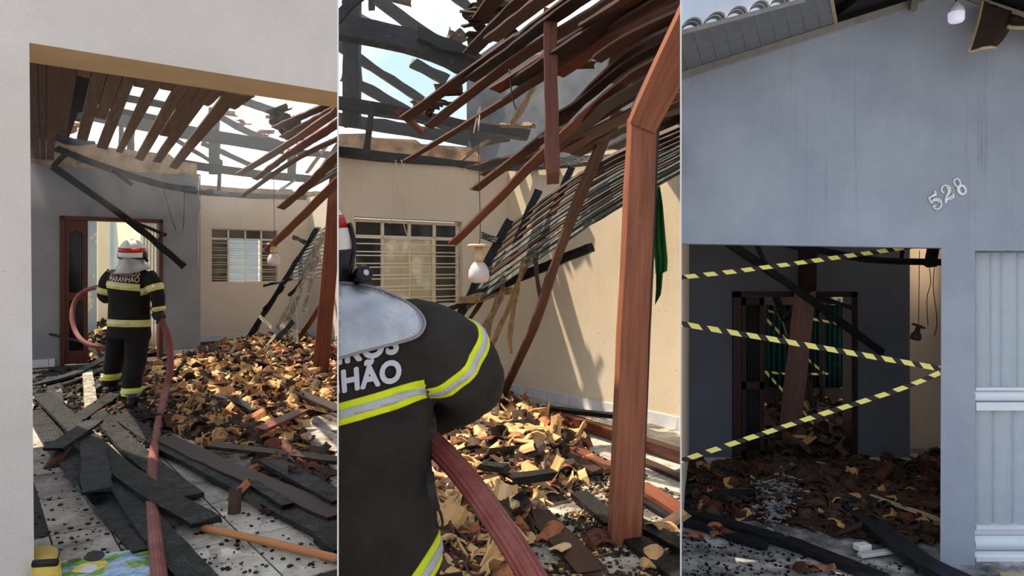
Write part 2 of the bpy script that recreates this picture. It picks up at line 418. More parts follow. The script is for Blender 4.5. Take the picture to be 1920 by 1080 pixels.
m_lamp = plain('white_lamp_plastic', (226, 228, 244), .35)
m_gate = plain('white_gate_metal', (234, 242, 254), .4, var=.02)
m_num = plain('white_metal_numeral', (248, 250, 250), .35)
m_soffit3 = plain('grey_plastic_soffit', (118, 124, 136), .5, var=.06)
m_trim3 = plain('grey_painted_trim', (128, 128, 128), .6, var=.08)
m_under = plain('sooted_roof_underside', (20, 24, 36), .9)
m_tile3 = plain('weathered_roof_tile', (150, 152, 160), .8, var=.1)
m_bentpanel = wood('scorched_bent_panel', (70, 60, 56), (98, 82, 74), (124, 104, 92), .45, 1, .1)
m_edge = plain('pale_panel_edge', (186, 168, 140), .6, var=.1)
def tapem():
    m = M('yellow_black_tape', .45); uv = m.coord('UV', (1, 1, 1)); s = m.n('ShaderNodeSeparateXYZ'); m.l(uv, s.inputs[0])
    a = m.n('ShaderNodeMath', operation='MULTIPLY_ADD'); m.l(s.outputs[0], a.inputs[0]); a.inputs[1].default_value = 1.0; m.l(s.outputs[1], a.inputs[2])
    b = m.n('ShaderNodeMath', operation='MULTIPLY'); m.l(a.outputs[0], b.inputs[0]); b.inputs[1].default_value = 6.6
    c = m.n('ShaderNodeMath', operation='FRACT'); m.l(b.outputs[0], c.inputs[0])
    d = m.n('ShaderNodeMath', operation='GREATER_THAN'); m.l(c.outputs[0], d.inputs[0]); d.inputs[1].default_value = .42
    m.col(m.mix(d.outputs[0], lin((26, 28, 34)), lin((238, 230, 130)))); return m.m
m_tape = tapem()
m_yellow = plain('mustard_vinyl', (206, 178, 84), .5, var=.08)
def paintm():
    m = M('painted_canvas', .6); o = m.coord('Object'); s = m.n('ShaderNodeSeparateXYZ'); m.l(o, s.inputs[0])
    n_ = m.noise(o, 9, 6, .7); n2 = m.noise(o, 5, 4, .6)
    c = m.ramp(n_, [(.3, (60, 120, 190)), (.45, (130, 170, 214)), (.6, (214, 220, 226))])
    c = m.mix(m.ramp(n2, [(.46, K), (.54, W)]), c, m.ramp(n_, [(.35, (40, 74, 34)), (.6, (120, 160, 60))]))
    m.col(c); return m.m
m_paint = paintm()

# ================================================================== SHARED: ground, dividing boards
BAY = 0
mk('ground', prism([V(-60, -40, -.80), V(60, -40, -.80), V(60, 70, -.80), V(-60, 70, -.80)], V(0, 0, -.1)), m_street, kind='structure')
for u_, y0, y1, zl, zh in ((SEAM1, 1.6, 2.45, -.02, 2.5), (SEAM2, 3.05, 3.3, -.79, 2.9)):
    k = (u_ - 960) / F; d = V(k, 1, 0).normalized(); s = V(d.y, -d.x, 0)
    pts = [V(k * y0, y0, zl), V(k * y1, y1, zl), V(k * y1, y1, zh), V(k * y0, y0, zh)]; th_ = y0 * .00108
    mk('wall_divider', prism([p - s * th_ for p in pts], s * th_ * 2), m_white, kind='structure')
D1, N1 = V(.787, .618, 0).normalized(), V(-.618, .787, 0).normalized()
D2, N2 = V(.775, .632, 0).normalized(), V(-.632, .775, 0).normalized()
ZZ = V(0, 0, 1)

# ------------------------------------------------------------------ broken roof tiles: meshes shared by all heaps
def tile_piece(bm=None, M_=None, mi=0, L=None, arc=None, seed=None):
    bm = bm or bmesh.new()
    r = U(.065, .09); L = L or U(.12, .34); arc = arc or U(1.3, 2.9); k = 5 if arc > 1.8 else 3; t = .010
    o = [[], []]; i_ = [[], []]
    for e in (0, 1):
        for j in range(k + 1):
            a = -arc / 2 + arc * j / k; x = (e - .5) * L + U(-.05, .05) * L
            o[e].append(V(math.sin(a) * r, x, math.cos(a) * r - r * .6)); i_[e].append(V(math.sin(a) * (r - t), x, math.cos(a) * (r - t) - r * .6))
    mm = M_ or Matrix()
    mkv = lambda l: [bm.verts.new(mm @ p) for p in l]
    o0, o1, i0, i1 = mkv(o[0]), mkv(o[1]), mkv(i_[0]), mkv(i_[1]); fs = []
    for j in range(k):
        fs += [bm.faces.new((o0[j], o0[j + 1], o1[j + 1], o1[j])), bm.faces.new((i0[j + 1], i0[j], i1[j], i1[j + 1])),
               bm.faces.new((o0[j + 1], o0[j], i0[j], i0[j + 1])), bm.faces.new((o1[j], o1[j + 1], i1[j + 1], i1[j]))]
    fs += [bm.faces.new((o0[0], o1[0], i1[0], i0[0])), bm.faces.new((o1[k], o0[k], i0[k], i1[k]))]
    for f in fs: f.material_index = mi
    return bm
PIECES = []
for q in range(16):
    b = tile_piece(L=U(.2, .36) if q < 8 else U(.12, .2), arc=U(2.2, 3.0) if q % 2 else U(1.2, 2.0))
    me = bpy.data.meshes.new('broken_roof_tile'); b.to_mesh(me); b.free(); me.materials.append(m_tan); PIECES.append(me)
def rotm(tilt=.6):
    return Matrix.Rotation(U(0, 6.283), 4, 'Z') @ Matrix.Rotation(random.gauss(0, tilt), 4, 'X') @ Matrix.Rotation(random.gauss(0, tilt) + (math.pi if R() < .35 else 0), 4, 'Y')
def edge_dist(x, y, poly):
    best = 1e9
    for i in range(len(poly)):
        (x1, y1), (x2, y2) = poly[i - 1], poly[i]; dx, dy = x2 - x1, y2 - y1
        t = max(0, min(1, ((x - x1) * dx + (y - y1) * dy) / (dx * dx + dy * dy))); best = min(best, math.hypot(x - x1 - t * dx, y - y1 - t * dy))
    return best
def heap(poly, z0, H, ramp_px, mat, step=7, name='rubble_mound', label=None):
    """poly: outline of the heap on the floor; returns a height function and a sampler of floor points"""
    wp = [tuple(G(u, v, z0).xy) for u, v in poly]
    xs = [p[0] for p in wp]; ys = [p[1] for p in wp]
    def h(x, y):
        if not inpoly(x, y, wp): return 0
        e = min(1, edge_dist(x, y, wp) / ramp_px); e = e * e * (3 - 2 * e)
        return H * e * (.72 + .5 * noise.noise(V(x * 1.3, y * 1.3, 3)) + .22 * noise.noise(V(x * 5, y * 5, 8)))
    bm = bmesh.new(); st = .09; nx = int((max(xs) - min(xs)) / st) + 1; ny = int((max(ys) - min(ys)) / st) + 1; g = {}
    for i in range(nx):
        for j in range(ny):
            x, y = min(xs) + i * st, min(ys) + j * st
            if inpoly(x, y, wp): g[i, j] = bm.verts.new((x, y, z0 + h(x, y) + .006 + .02 * R()))
    for (i, j) in list(g):
        q = [(i, j), (i + 1, j), (i + 1, j + 1), (i, j + 1)]
        if all(a in g for a in q): bm.faces.new([g[a] for a in q])
    mk(name, bm, mat, smooth=True, kind='stuff', label=label, cat='rubble')
    us = [p[0] for p in poly]; vs = [p[1] for p in poly]
    def samp():
        while True:
            u, v = U(min(us), max(us)), U(min(vs), max(vs))
            if inpoly(u, v, poly): return u, v
    return h, samp
def zone_label(kk, me, u, v, zones, tail):
    zn = next(z for z, t in zones if t(u, v)); n_ = 'long curved' if PIECES.index(me) < 8 else 'short'
    return '%s %s roof tile %s %s' % (n_, kk, zn, tail)
def place_piece(u, v, z0, h, mat, me=None, tilt=.5, lift=.045, **kw):
    p = G(u, v, z0); p.z = z0 + h(p.x, p.y) + lift
    pl = bay_planes()
    if any((p - a).dot(n) > -.14 for a, n in pl): return None
    o = inst('broken_roof_tile', me or random.choice(PIECES), Matrix.Translation(p) @ rotm(tilt), cat='roof tile', **kw)
    o.material_slots[0].link = 'OBJECT'; o.material_slots[0].material = mat
    return o
def scatter_stuff(samp, h, z0, n, mats, wts, name, label, tilt=.55, size=(.09, .24), lift=(.0, .05)):
    bm = bmesh.new(); pl = bay_planes()
    for _ in range(n):
        u, v = samp(); p = G(u, v, z0); p.z = z0 + h(p.x, p.y) + U(*lift)
        if any((p - a).dot(q) > -.1 for a, q in pl): continue
        tile_piece(bm, Matrix.Translation(p) @ rotm(tilt), random.choices(range(len(mats)), wts)[0], L=U(*size), arc=U(1.2, 2.8))
    return mk(name, bm, mats, kind='stuff', label=label, cat='rubble')
def chips(samp, h, z0, n, mats, wts, name, label, size=(.012, .045), lift=.05):
    bm = bmesh.new(); pl = bay_planes()
    for _ in range(n):
        u, v = samp(); p = G(u, v, z0); p.z = z0 + h(p.x, p.y) + U(0, lift)
        if any((p - a).dot(q) > -.05 for a, q in pl): continue
        s = U(*size); m_ = rotm(.5).to_3x3(); vs = abox(bm, p, s * U(1, 2.6), s * U(.8, 1.6), s * .5, m_ @ V(1, 0, 0), m_ @ V(0, 1, 0), m_ @ V(0, 0, 1), random.choices(range(len(mats)), wts)[0])
        for q in vs: q.co += V(U(-1, 1), U(-1, 1), U(-1, 1)) * s * .22
    return mk(name, bm, mats, kind='stuff', label=label, cat='rubble')
def s_gap():
    u = U(490, 633); return u, U(846 + (u - 490) * .05, 868 + (u - 430) * .40 - 14)
def s_dark():
    while True:
        u, v = U(64, 330), U(690, 850)
        if inpoly(u, v, [(64, 700), (200, 690), (300, 690), (320, 800), (250, 850), (170, 800), (110, 790), (64, 770)]): return u, v
def crumbs(region, z, n, mat, name, label, size=(.008, .022)):
    bm = bmesh.new(); us = [p[0] for p in region]; vs = [p[1] for p in region]; k = 0
    while k < n:
        u, v = U(min(us), max(us)), U(min(vs), max(vs))
        if not inpoly(u, v, region): continue
        k += 1; s = U(*size); p = G(u, v, z); p.z = z + s * .3
        a = U(0, 6.28); abox(bm, p, s * 2, s * U(.8, 1.6), s * .8, V(math.cos(a), math.sin(a), 0), V(-math.sin(a), math.cos(a), 0))
    return mk(name, bm, mat, kind='stuff', label=label, cat='charcoal')
def tile_floor(name, poly_xy, A, d, n, sd_, sn, vis, zt=0.0, skip=None):
    fl = mk(name, prism([V(x, y, zt - .006) for x, y in poly_xy], V(0, 0, -.78)), m_grout, kind='structure')
    bm = bmesh.new(); abox(bm, V(0, 0, -.005), sd_ - .010, sn - .013, .010, d, n)
    me = bpy.data.meshes.new('tile'); bm.to_mesh(me); bm.free(); me.materials.append(m_tile)
    for i in range(-40, 40):
        for j in range(-30, 40):
            c = A + d * ((i + .5) * sd_) + n * ((j + .5) * sn)
            if c.y < 2.6: continue
            u = 960 + F * c.x / c.y; v = VH + F * (EYE - zt) / c.y
            if not inpoly(u, v, vis): continue
            if skip and inpoly(u, v, skip): continue
            cs = [c + d * (a * sd_ / 2) + n * (b * sn / 2) for a in (-1, 1) for b in (-1, 1)]
            if any((q - p0).dot(nn) > -.002 for q in cs for p0, nn in bay_planes()):
                b2 = bmesh.new(); abox(b2, c + V(0, 0, zt - .005), sd_ - .008, sn - .008, .010, d, n); mk('tile', b2, m_tile, fl)
            else: inst('tile', me, Matrix.Translation(c + V(0, 0, zt)), fl)
    return fl
def wall_box(bm, o, d, n, s0, s1, z0, z1, t, mi=0):
    return prism([o + d * s0 + ZZ * z0, o + d * s1 + ZZ * z0, o + d * s1 + ZZ * z1, o + d * s0 + ZZ * z1], n * t, bm, mi)
def skirting(name, o, d, n, s0, s1, L, hgt, t=.015):
    r = empty(name, o + d * s0, kind='structure'); s = s0
    while s < s1 - .02:
        e = min(s + L, s1); bm = bmesh.new(); wall_box(bm, o - n * t, d, n, s + .003, e - .003, 0.0, hgt, t); mk('tile', bm, m_skirt, r); s = e
    return r
def window(name, o, d, n, s0, s1, z0, z1, mid, deep=.06, bars=11):
    """steel window: a row of four top panes, side panes, two middle panes, and a grille of thin bars in front"""
    r = empty(name, o + d * s0 + ZZ * z0, kind='structure'); wd = s1 - s0; hh = z1 - z0
    q = o + n * deep; fr = bmesh.new(); zt = z1 - .185 * hh; cols = [s0, s0 + .255 * wd, s0 + .51 * wd, s0 + .76 * wd, s1]
    b = .018
    for zz in (z0, zt, z1): wall_box(fr, q, d, n, s0 - b, s1 + b, zz - b, zz + b, .04)
    for s in cols: wall_box(fr, q, d, n, s - b, s + b, zt, z1, .04)
    for s in (cols[0], cols[1], cols[3], cols[4]): wall_box(fr, q, d, n, s - b, s + b, z0, zt, .04)
    mk('window_frame', fr, m_frame, r)
    for i in range(4):
        bm = bmesh.new(); wall_box(bm, q + n * .02, d, n, cols[i] + b, cols[i + 1] - b, zt + b, z1 - b, .006); mk('pane', bm, m_darkglass, r)
    for a, c_, m in ((0, 1, m_darkglass), (1, 2, mid), (2, 3, mid), (3, 4, m_darkglass)):
        bm = bmesh.new(); wall_box(bm, q + n * .02, d, n, cols[a] + (b if a != 2 else .002), cols[c_] - (b if c_ != 2 else .002), z0 + b, zt - b, .006); mk('pane', bm, m, r)
    bm = bmesh.new(); wall_box(bm, q - n * .004, d, n, cols[2] - .008, cols[2] + .008, z0, zt, .015); mk('meeting_rail', bm, m_bar, r)
    bm = bmesh.new(); wall_box(bm, q - n * .006, d, n, cols[3] - .03, cols[3] - .004, z0, zt, .015); mk('sash_stile', bm, m_bar, r)
    zs = [zt - (zt - z0) * (.1 + .86 * (i + .35 * (i % 2)) / (bars - .6)) for i in range(bars)]
    for zz in zs:
        mk('bar', tube_bm([q + d * s0 - n * .03 + ZZ * zz, q + d * s1 - n * .03 + ZZ * zz], .0075, 1, 6), m_bar, r)
    return r

# ================================================================== BAY 1: the porch seen from the street, a firefighter at the house door
BAY = 1
ks = (SEAM1 - 960) / F
tile_floor('floor', [(-14, .3), (ks * .3, .3), (ks * 19, 19), (-14, 19)], G(93, 1005), D1, N1, .285, .70,
           [(30, 690), (633, 760), (650, 1130), (30, 1130)], skip=[(310, 690), (633, 690), (633, 760), (420, 815), (330, 770)])
# street front: stucco wall painted exposure-pale, with the opening
FL = V(-2.367, 3.40, 0); sR = 1.62
zt0 = EYE + 420 * 3.40 / F; ztR = EYE + 326 * (3.40 + .618 * sR) / F
bm = bmesh.new()
pts = [FL + D1 * -2.2 + ZZ * -.02, FL + D1 * .02 + ZZ * -.02, FL + ZZ * zt0, FL + D1 * 1.9 + ZZ * (zt0 + (ztR - zt0) * 1.9 / sR), FL + D1 * 1.9 + ZZ * 4.3, FL + D1 * -2.2 + ZZ * 4.3]
prism(pts, N1 * .40, bm)
fa = mk('wall_front', bm, [m_facade1, m_soffit], kind='structure')
for f in fa.data.polygons:      # the underside of the opening is bare tan plaster
    if f.normal.z < -.8 and f.center.z + fa.location.z > 1.5: f.material_index = 1
# grey inner wall with the doorway
W0 = V(-7.18, 10.40, 0); bm = bmesh.new(); ds0, ds1, dz = .333, 1.767, 2.30
for a, b, z0, z1 in ((-1.6, ds0, 0, 3.10), (ds0, ds1, dz, 3.10), (ds1, 2.357, 0, 3.10)): wall_box(bm, W0, D1, N1, a, b, z0, z1, .16)
wall_box(bm, W0 + N1 * .16 + D1 * 2.197, N1, D1, 0, 2.6, 0, 3.1, .16)
mk('wall_back', bm, m_greywall, kind='structure')
bm = bmesh.new(); top = []
for i in range(23):
    s = -.9 + 3.2 * i / 22; top.append(W0 + D1 * s + ZZ * (3.44 - .05 * i / 22 + .10 * noise.noise(V(s * 3, 1, 0)) - (.12 if s > 1.9 else 0)))
bot = [W0 + D1 * (-.9 + 3.2 * i / 22) + ZZ * (3.06 + .05 * noise.noise(V(i * .8, 5, 0))) for i in range(23)]
prism([p - N1 * .006 for p in top + bot[::-1]], N1 * .15, bm)
mk('wall_broken_top', bm, m_brokenwall, kind='structure')
skirting('baseboard_left', W0, D1, N1, -.8, ds0 - .06, .33, .12); skirting('baseboard_back', W0, D1, N1, ds1 + .06, 2.357, .33, .12)
# beige wall with the window, and the side wall beyond
E0 = V(-6.27, 14.0, 0); w0, w1, wz0, wz1 = .196, 1.537, 1.194, 2.30; bm = bmesh.new()
for a, b, z0, z1 in ((-.6, w0, 0, 3.06), (w0, w1, 0, wz0), (w0, w1, wz1, 3.06), (w1, 2.25, 0, 3.06)): wall_box(bm, E0, D1, N1, a, b, z0, z1, .16)
mk('wall_beige', bm, m_beige, kind='structure')
CR = E0 + D1 * 2.25; R1 = -N1
bm = bmesh.new(); wall_box(bm, CR, R1, D1, -.1, 2.2, 0, 3.06, .16); mk('wall_right', bm, m_beige, kind='structure')
skirting('baseboard_beige', E0, D1, N1, -.2, 2.25, .4, .11); skirting('baseboard_right', CR, R1, D1, 0, 1.45, .4, .11)
bm = bmesh.new()
for i in range(13):
    s = -.5 + i * .24; wall_box(bm, E0 + N1 * .05, D1, N1, s, s + .235, 3.06, 3.16 + .16 * abs(noise.noise(V(s * 4, 2, 2))), .1)
mk('wall_ragged_top', bm, m_brokenwall, kind='structure')
window('window_1', E0, D1, N1, w0, w1, wz0, wz1, m_clear)
bm = bmesh.new(); wall_box(bm, E0 + N1 * 5, D1, N1, -4, 7, 0, 1.0, .15); mk('wall_added_white', bm, m_white, kind='structure')  # added white wall outside, meant to brighten the view through the window
# doorway: frame, one leaf with an arched grille
d1 = empty('door_1', W0 + D1 * ds0, kind='structure'); q = W0 - N1 * .03
for nm, a, b, z0, z1 in (('jamb', ds0, ds0 + .06, 0, dz), ('jamb', ds1 - .06, ds1, 0, dz), ('frame_head', ds0, ds1, dz - .06, dz)):
    bm = bmesh.new(); wall_box(bm, q, D1, N1, a, b, z0, z1, .2); mk(nm, bm, m_door, d1)
lf0, lf1 = ds0 + .06, ds0 + .37
bm = bmesh.new(); lq = W0
for a, b, z0, z1 in ((lf0, lf0 + .06, .02, dz - .06), (lf1 - .06, lf1, .02, dz - .06), (lf0 + .06, lf1 - .06, .02, .22), (lf0 + .06, lf1 - .06, 1.0, 1.12), (lf0 + .06, lf1 - .06, 2.08, dz - .06)):
    wall_box(bm, lq, D1, N1, a, b, z0, z1, .05)
for sg in (0, 1):  # arch corners
    s_ = lf0 + .06 if sg == 0 else lf1 - .06; g_ = 1 if sg == 0 else -1; wv = (lf1 - lf0 - .12) / 2
    arc = [lq + D1 * (s_ + g_ * (wv - wv * math.cos(t))) + ZZ * (1.96 + .12 * math.sin(t)) for t in [i * math.pi / 12 for i in range(7)]]
    prism([lq + D1 * s_ + ZZ * 2.08] + arc, N1 * .05, bm)
leaf = mk('door_leaf', bm, m_door, d1)
for z0, z1 in ((.22, 1.0), (1.12, 2.08)):
    bm = bmesh.new(); wall_box(bm, lq + N1 * .035, D1, N1, lf0 + .06, lf1 - .06, z0, z1, .01); mk('pane', bm, m_darkglass, leaf)
    for i in range(7):
        s = lf0 + .08 + i * (lf1 - lf0 - .16) / 6; mk('bar', tube_bm([lq + D1 * s + N1 * .02 + ZZ * z0, lq + D1 * s + N1 * .02 + ZZ * z1], .006, 1, 5), m_black, leaf)
# bright roofless room beyond the doorway
def sfor(u, o):      # place along the wall direction, o metres behind the doorway wall, seen at u
    q_ = W0 + N1 * o; k = (u - 960) / F
    return (q_.y * k - q_.x) / (D1.x - k * D1.y)
FO = 8.2; B0 = W0 + N1 * FO; e0, e1 = sfor(214, FO), sfor(247, FO); bm = bmesh.new()
wall_box(bm, B0, D1, N1, -3, e0, 0, 3.6, .15); wall_box(bm, B0, D1, N1, e1, 6, 0, 3.6, .15); wall_box(bm, B0, D1, N1, e0, e1, 2.0, 3.6, .15)
mk('wall_far_room', bm, m_blueroom, kind='structure')
bm = bmesh.new(); wall_box(bm, B0 + N1 * .12, D1, N1, e0, e1, 0, 2.0, .04); mk('door_2', bm, m_cream, kind='structure')
bm = bmesh.new(); wall_box(bm, W0 + N1 * 6.2, D1, N1, sfor(183, 6.2), sfor(206, 6.2), 0, 3.4, .3); mk('wall_cream_pier', bm, m_cream, kind='structure')
bm = bmesh.new(); wall_box(bm, W0 + N1 * 4.6, D1, N1, sfor(120, 4.6), sfor(182, 4.6), 0, 3.2, .15); mk('wall_middle_room', bm, plaster('patchy_blue_grey_plaster', (150, 164, 172), (176, 188, 194), .9, 60, .2, spots=((226, 216, 190), 2.2, .6, .9)), kind='structure')
bm = bmesh.new(); wall_box(bm, W0 + N1 * .2 + D1 * 2.25, N1, D1, 0, 8, 0, 3.0, .05); mk('wall_far_side', bm, m_cream, kind='structure')
def drape(p0, p1, z0, z1, n, folds, depth, thick=.006):
    bm = bmesh.new(); k = folds * 6; rows = []
    for z in [z0 + (z1 - z0) * i / 6 for i in range(7)]:
        rows.append([bm.verts.new(p0.lerp(p1, i / k) + n * (math.sin(i / 6 * 2 * math.pi) * depth * (1 + .3 * noise.noise(V(i * .3, z, 0)))) + ZZ * z) for i in range(k + 1)])
    fs = [bm.faces.new((rows[i][j], rows[i][j + 1], rows[i + 1][j + 1], rows[i + 1][j])) for i in range(6) for j in range(k)]
    bmesh.ops.solidify(bm, geom=fs, thickness=thick); return bm
c0 = W0 + N1 * 1.1 + D1 * sfor(264, 1.1); c1 = W0 + N1 * .5 + D1 * sfor(300, .5)
mk('curtain', drape(c0, c1, .05, 2.5, N1, 6, .03), m_curtain, smooth=True, label='cream curtain hanging just inside the bright doorway behind the firefighter', cat='curtain')
# ---- roof and ceiling remains over bay 1
roof = empty('roof', V(-5, 12, 3.1), kind='structure')
def roof_patch(px, dz, mat):     # what is left of the sooty roof covering above the ceiling boards
    q0 = V(-2.614, 3.715, 2.70 + dz); nn = (ZZ * .9985 - N1 * .054).normalized()
    mk('roof_deck', prism([onplane(u, v, q0, nn) for u, v in px], nn * .05), mat, roof)
roof_patch([(20, 90), (245, 138), (238, 168), (196, 178), (176, 206), (146, 212), (128, 262), (108, 285), (40, 292)], .35, m_under)
mk('roof_deck', prism([FL + N1 * .3 + D1 * a + N1 * b + ZZ * (3.2 + .054 * b) for a, b in ((-3.5, 0), (1.2, 0), (.9, 2.1), (0, 2.8), (-.4, 4.2), (-3.5, 4.4))], ZZ * .05), m_under, roof)  # front roof strip out of view, outlined to shade the foreground floor
ceil = empty('ceiling', V(-4, 6, 2.7), kind='structure')
cp, cn = V(-2.614, 3.715, 2.70), V(0, 0, 1)
sl = math.atan2(3.14 - 2.70, 8.08); cn = (ZZ * math.cos(sl) - N1 * math.sin(sl)).normalized()
def cboard(quad, mat, t=.018, sag=0):
    pts = [onplane(u, v, cp, cn) for u, v in quad]
    bm = bmesh.new(); uv = bm.loops.layers.uv.verify(); n = 6; off = R() * 50; rows = []
    wd = (pts[0] - pts[1]).length; ln = (pts[0] - pts[3]).length
    for i in range(n + 1):
        f = i / n; a = pts[0].lerp(pts[3], f); b = pts[1].lerp(pts[2], f); dz_ = -cn * (sag * math.sin(f * 3.14) + .012 * noise.noise(V(f * 3, off, 0)))
        rows.append([bm.verts.new(x + dz_) for x in (a, b, b + cn * t, a + cn * t)])
    for i in range(n):
        for j in range(4):
            k = (j + 1) % 4; f = bm.faces.new((rows[i][j], rows[i][k], rows[i + 1][k], rows[i + 1][j])); xs = (0, wd, wd + t, 2 * wd + t, 2 * wd + 2 * t)
            for lp, (x, y) in zip(f.loops, ((xs[j], i / n), (xs[j + 1], i / n), (xs[j + 1], (i + 1) / n), (xs[j], (i + 1) / n))): lp[uv].uv = (x + off, y * ln + off)
    bm.faces.new(rows[0]); bm.faces.new(rows[-1]); bmesh.ops.recalc_face_normals(bm, faces=bm.faces[:])
    return mk('plank', bm, mat, ceil)
for qd, mt in (
    ([(46, 111), (69.5, 116), (75, 307), (50, 300)], m_ceildark), ([(71, 116), (86.5, 119), (86, 311), (76.5, 307)], m_ceildark), ([(88, 119), (115.5, 123), (99.5, 316), (87.5, 311)], m_ceildark),
    ([(116, 123), (146, 128), (124, 256), (103, 252)], m_ceildark), ([(173, 133), (201, 138), (164, 264), (144, 260)], m_ceil), ([(203, 138), (230, 142), (198, 225), (178, 220)], m_ceil),
    ([(232, 142), (255, 147), (201, 281), (181, 276)], m_ceil), ([(279, 150), (306, 154), (229, 288), (217, 285)], m_ceil), ([(330, 158), (354, 162), (268, 303), (252, 298)], m_ceil),
    ([(357, 162), (374, 165), (316, 257), (299, 254)], m_ceil), ([(376, 166), (402, 170), (301, 306), (285, 303)], m_ceil), ([(422, 172), (452, 177), (331, 318), (316, 313)], m_ceil),
    ([(147, 128), (172, 133), (168, 148), (144, 143)], m_ceil), ([(256, 147), (279, 150), (272, 166), (250, 162)], m_ceil), ([(307, 154), (330, 158), (322, 172), (300, 168)], m_ceil),
    ([(403, 170), (424, 173), (390, 200), (372, 194)], m_ceil), ([(454, 178), (478, 182), (440, 205), (425, 200)], m_ceil)): cboard(qd, mt)
def PT(l): return [P(*a) for a in l]
for nm, l, wd, t, mt in (
    ('beam', [(120, 205, 11.5), (340, 246, 12), (532, 277, 12.5)], .2, .12, m_char2), ('beam', [(108, 258, 11), (200, 285, 11.3), (330, 305, 12), (460, 324, 13), (595, 337, 14)], .125, .1, m_char),
    ('beam', [(105, 278, 10.2), (200, 315, 10.7), (300, 346, 11.15), (345, 354, 11.4), (385, 360, 11.8), (430, 365, 13.4), (500, 369, 14.5), (575, 371, 14.9)], .095, .08, m_char),
    ('post', [(402, 205, 13), (402, 325, 13)], .16, .12, m_char2), ('post', [(413, 300, 13.2), (410, 364, 13.4)], .055, .05, m_char), ('post', [(547, 280, 14.2), (547, 336, 14.2)], .15, .1, m_char2),
    ('post', [(245, 226, 12.5), (245, 280, 12.5)], .09, .08, m_char2), ('post', [(228, 224, 12.4), (226, 278, 12.4)], .05, .05, m_char),
    ('rafter', [(440, 184, 12), (530, 214, 13)], .12, .08, m_char2), ('rafter', [(410, 218, 13.5), (470, 250, 14), (520, 268, 14.6)], .12, .08, m_char2),
    ('rafter', [(330, 262, 13), (395, 302, 13.5)], .08, .06, m_char2), ('rafter', [(378, 268, 13.4), (478, 313, 14.2)], .09, .07, m_char2), ('rafter', [(300, 230, 12.8), (345, 222, 13.2)], .12, .08, m_char2),
    ('rafter', [(95, 205, 9.4), (175, 222, 9.8)], .16, .1, m_char), ('rafter', [(110, 168, 8.4), (230, 196, 8.9)], .14, .08, m_char), ('rafter', [(205, 178, 9), (345, 204, 9.6)], .08, .06, m_char2), ('rafter', [(210, 205, 10), (330, 228, 10.4)], .07, .05, m_char2),
    ('rafter', [(105, 262, 10.9), (178, 272, 11)], .1, .08, m_char2), ('rafter', [(510, 225, 11.5), (560, 245, 12)], .14, .1, m_char), ('rafter', [(545, 285, 13), (640, 292, 13.4)], .1, .08, m_char),
    ('rafter', [(575, 325, 13.5), (620, 262, 13)], .05, .05, m_ash2), ('strut', [(210, 318, 10.6), (247, 346, 10.8)], .05, .05, m_char), ('strut', [(128, 283, 10.3), (100, 312, 10.4)], .055, .05, m_char),
    ('rafter', [(518, 362, 14), (552, 338, 13.6)], .035, .04, m_ash)):
    beam(nm, PT(l), wd, t, mt, roof, seg=10, wob=.025, jag=.03)
for l, wd, mt in (   # ceiling boards still hanging on the right-hand side
    ([(618, 196, 6.6), (515, 240, 8.6)], .085, m_brown), ([(640, 198, 6.3), (530, 258, 8.5)], .085, m_brown), ([(640, 203, 6), (545, 268, 8), (447, 327, 10)], .09, m_ceil),
    ([(642, 226, 6), (545, 287, 7.8)], .095, m_red), ([(548, 284, 7.7), (478, 336, 9.5)], .075, m_brown), ([(642, 256, 6.2), (545, 305, 8.2), (454, 368, 10.2)], .06, m_brown),
    ([(642, 282, 5.8), (580, 345, 7), (527, 390, 8)], .09, m_brown), ([(644, 330, 6.4), (560, 412, 8), (500, 470, 9)], .095, m_red)):
    beam('plank', PT(l), wd, .018, mt, ceil, nrm=V(.25, -.75, -.65), seg=12, wob=.014, jag=.02)
for i in range(9):
    f = i / 8; beam('lath', PT([(545 + 22 * f, 372 - 6 * f, 11.5), (640, 318 - 14 * i * .5, 8)]), .05, .02, [m_darkbrown, m_fine, m_brown][i % 3], ceil, nrm=V(.2, -.5, -.8), seg=5, wob=.015)
for i in range(16):   # soot-black and orange-edged tiles still lying on the rafters
    u, v = [(U(515, 575), U(205, 262)), (U(425, 520), 0), (U(120, 150), U(205, 238))][i % 3]
    if i % 3 == 1: v = 214 + (u - 425) * .48 + U(-3, 3)
    Y = [8.9, 13.7, 10.0][i % 3]; o = inst('roof_tile', random.choice(PIECES[:8]), Matrix.Translation(P(u, v, Y)) @ rotm(.3), roof)
    o.material_slots[0].link = 'OBJECT'; o.material_slots[0].material = [m_sooty, m_orange, m_tan][i % 3]
for i in range(12):
    o = inst('roof_tile', random.choice(PIECES[:8]), Matrix.Translation(P(U(520, 560), U(215, 268), U(8.8, 9.4))) @ rotm(.3), roof); o.material_slots[0].link = 'OBJECT'; o.material_slots[0].material = m_sooty
# charred bar hanging across the grey wall
t = empty('charred_rafter', P(222, 405, 10.6), label='charred bar fallen across the grey wall, its end pointing down over the doorway', cat='rafter')
beam('bar', PT([(98, 312, 10.2), (240, 412, 10.7), (346, 500, 11.1)]), .095, .07, m_char, t, seg=12, wob=.02)
beam('strut', PT([(238, 411, 10.6), (312, 441, 10.95)]), .05, .04, m_char, t, wob=.01); beam('strut', PT([(296, 455, 10.85), (306, 437, 10.9)]), .04, .04, m_char, t)
# wooden post on the right
t = empty('wooden_post', G(599, 703), label='leaning orange-brown wooden post standing in the tile heap before the fallen laths', cat='post')
beam('shaft', [G(600, 704), P(613, 560, 9.55), P(630, 350, 9.3), P(632, 318, 9.3)], (.215, .17), .16, m_red, t, nrm=V(.3, -.95, 0), seg=8, wob=.008)
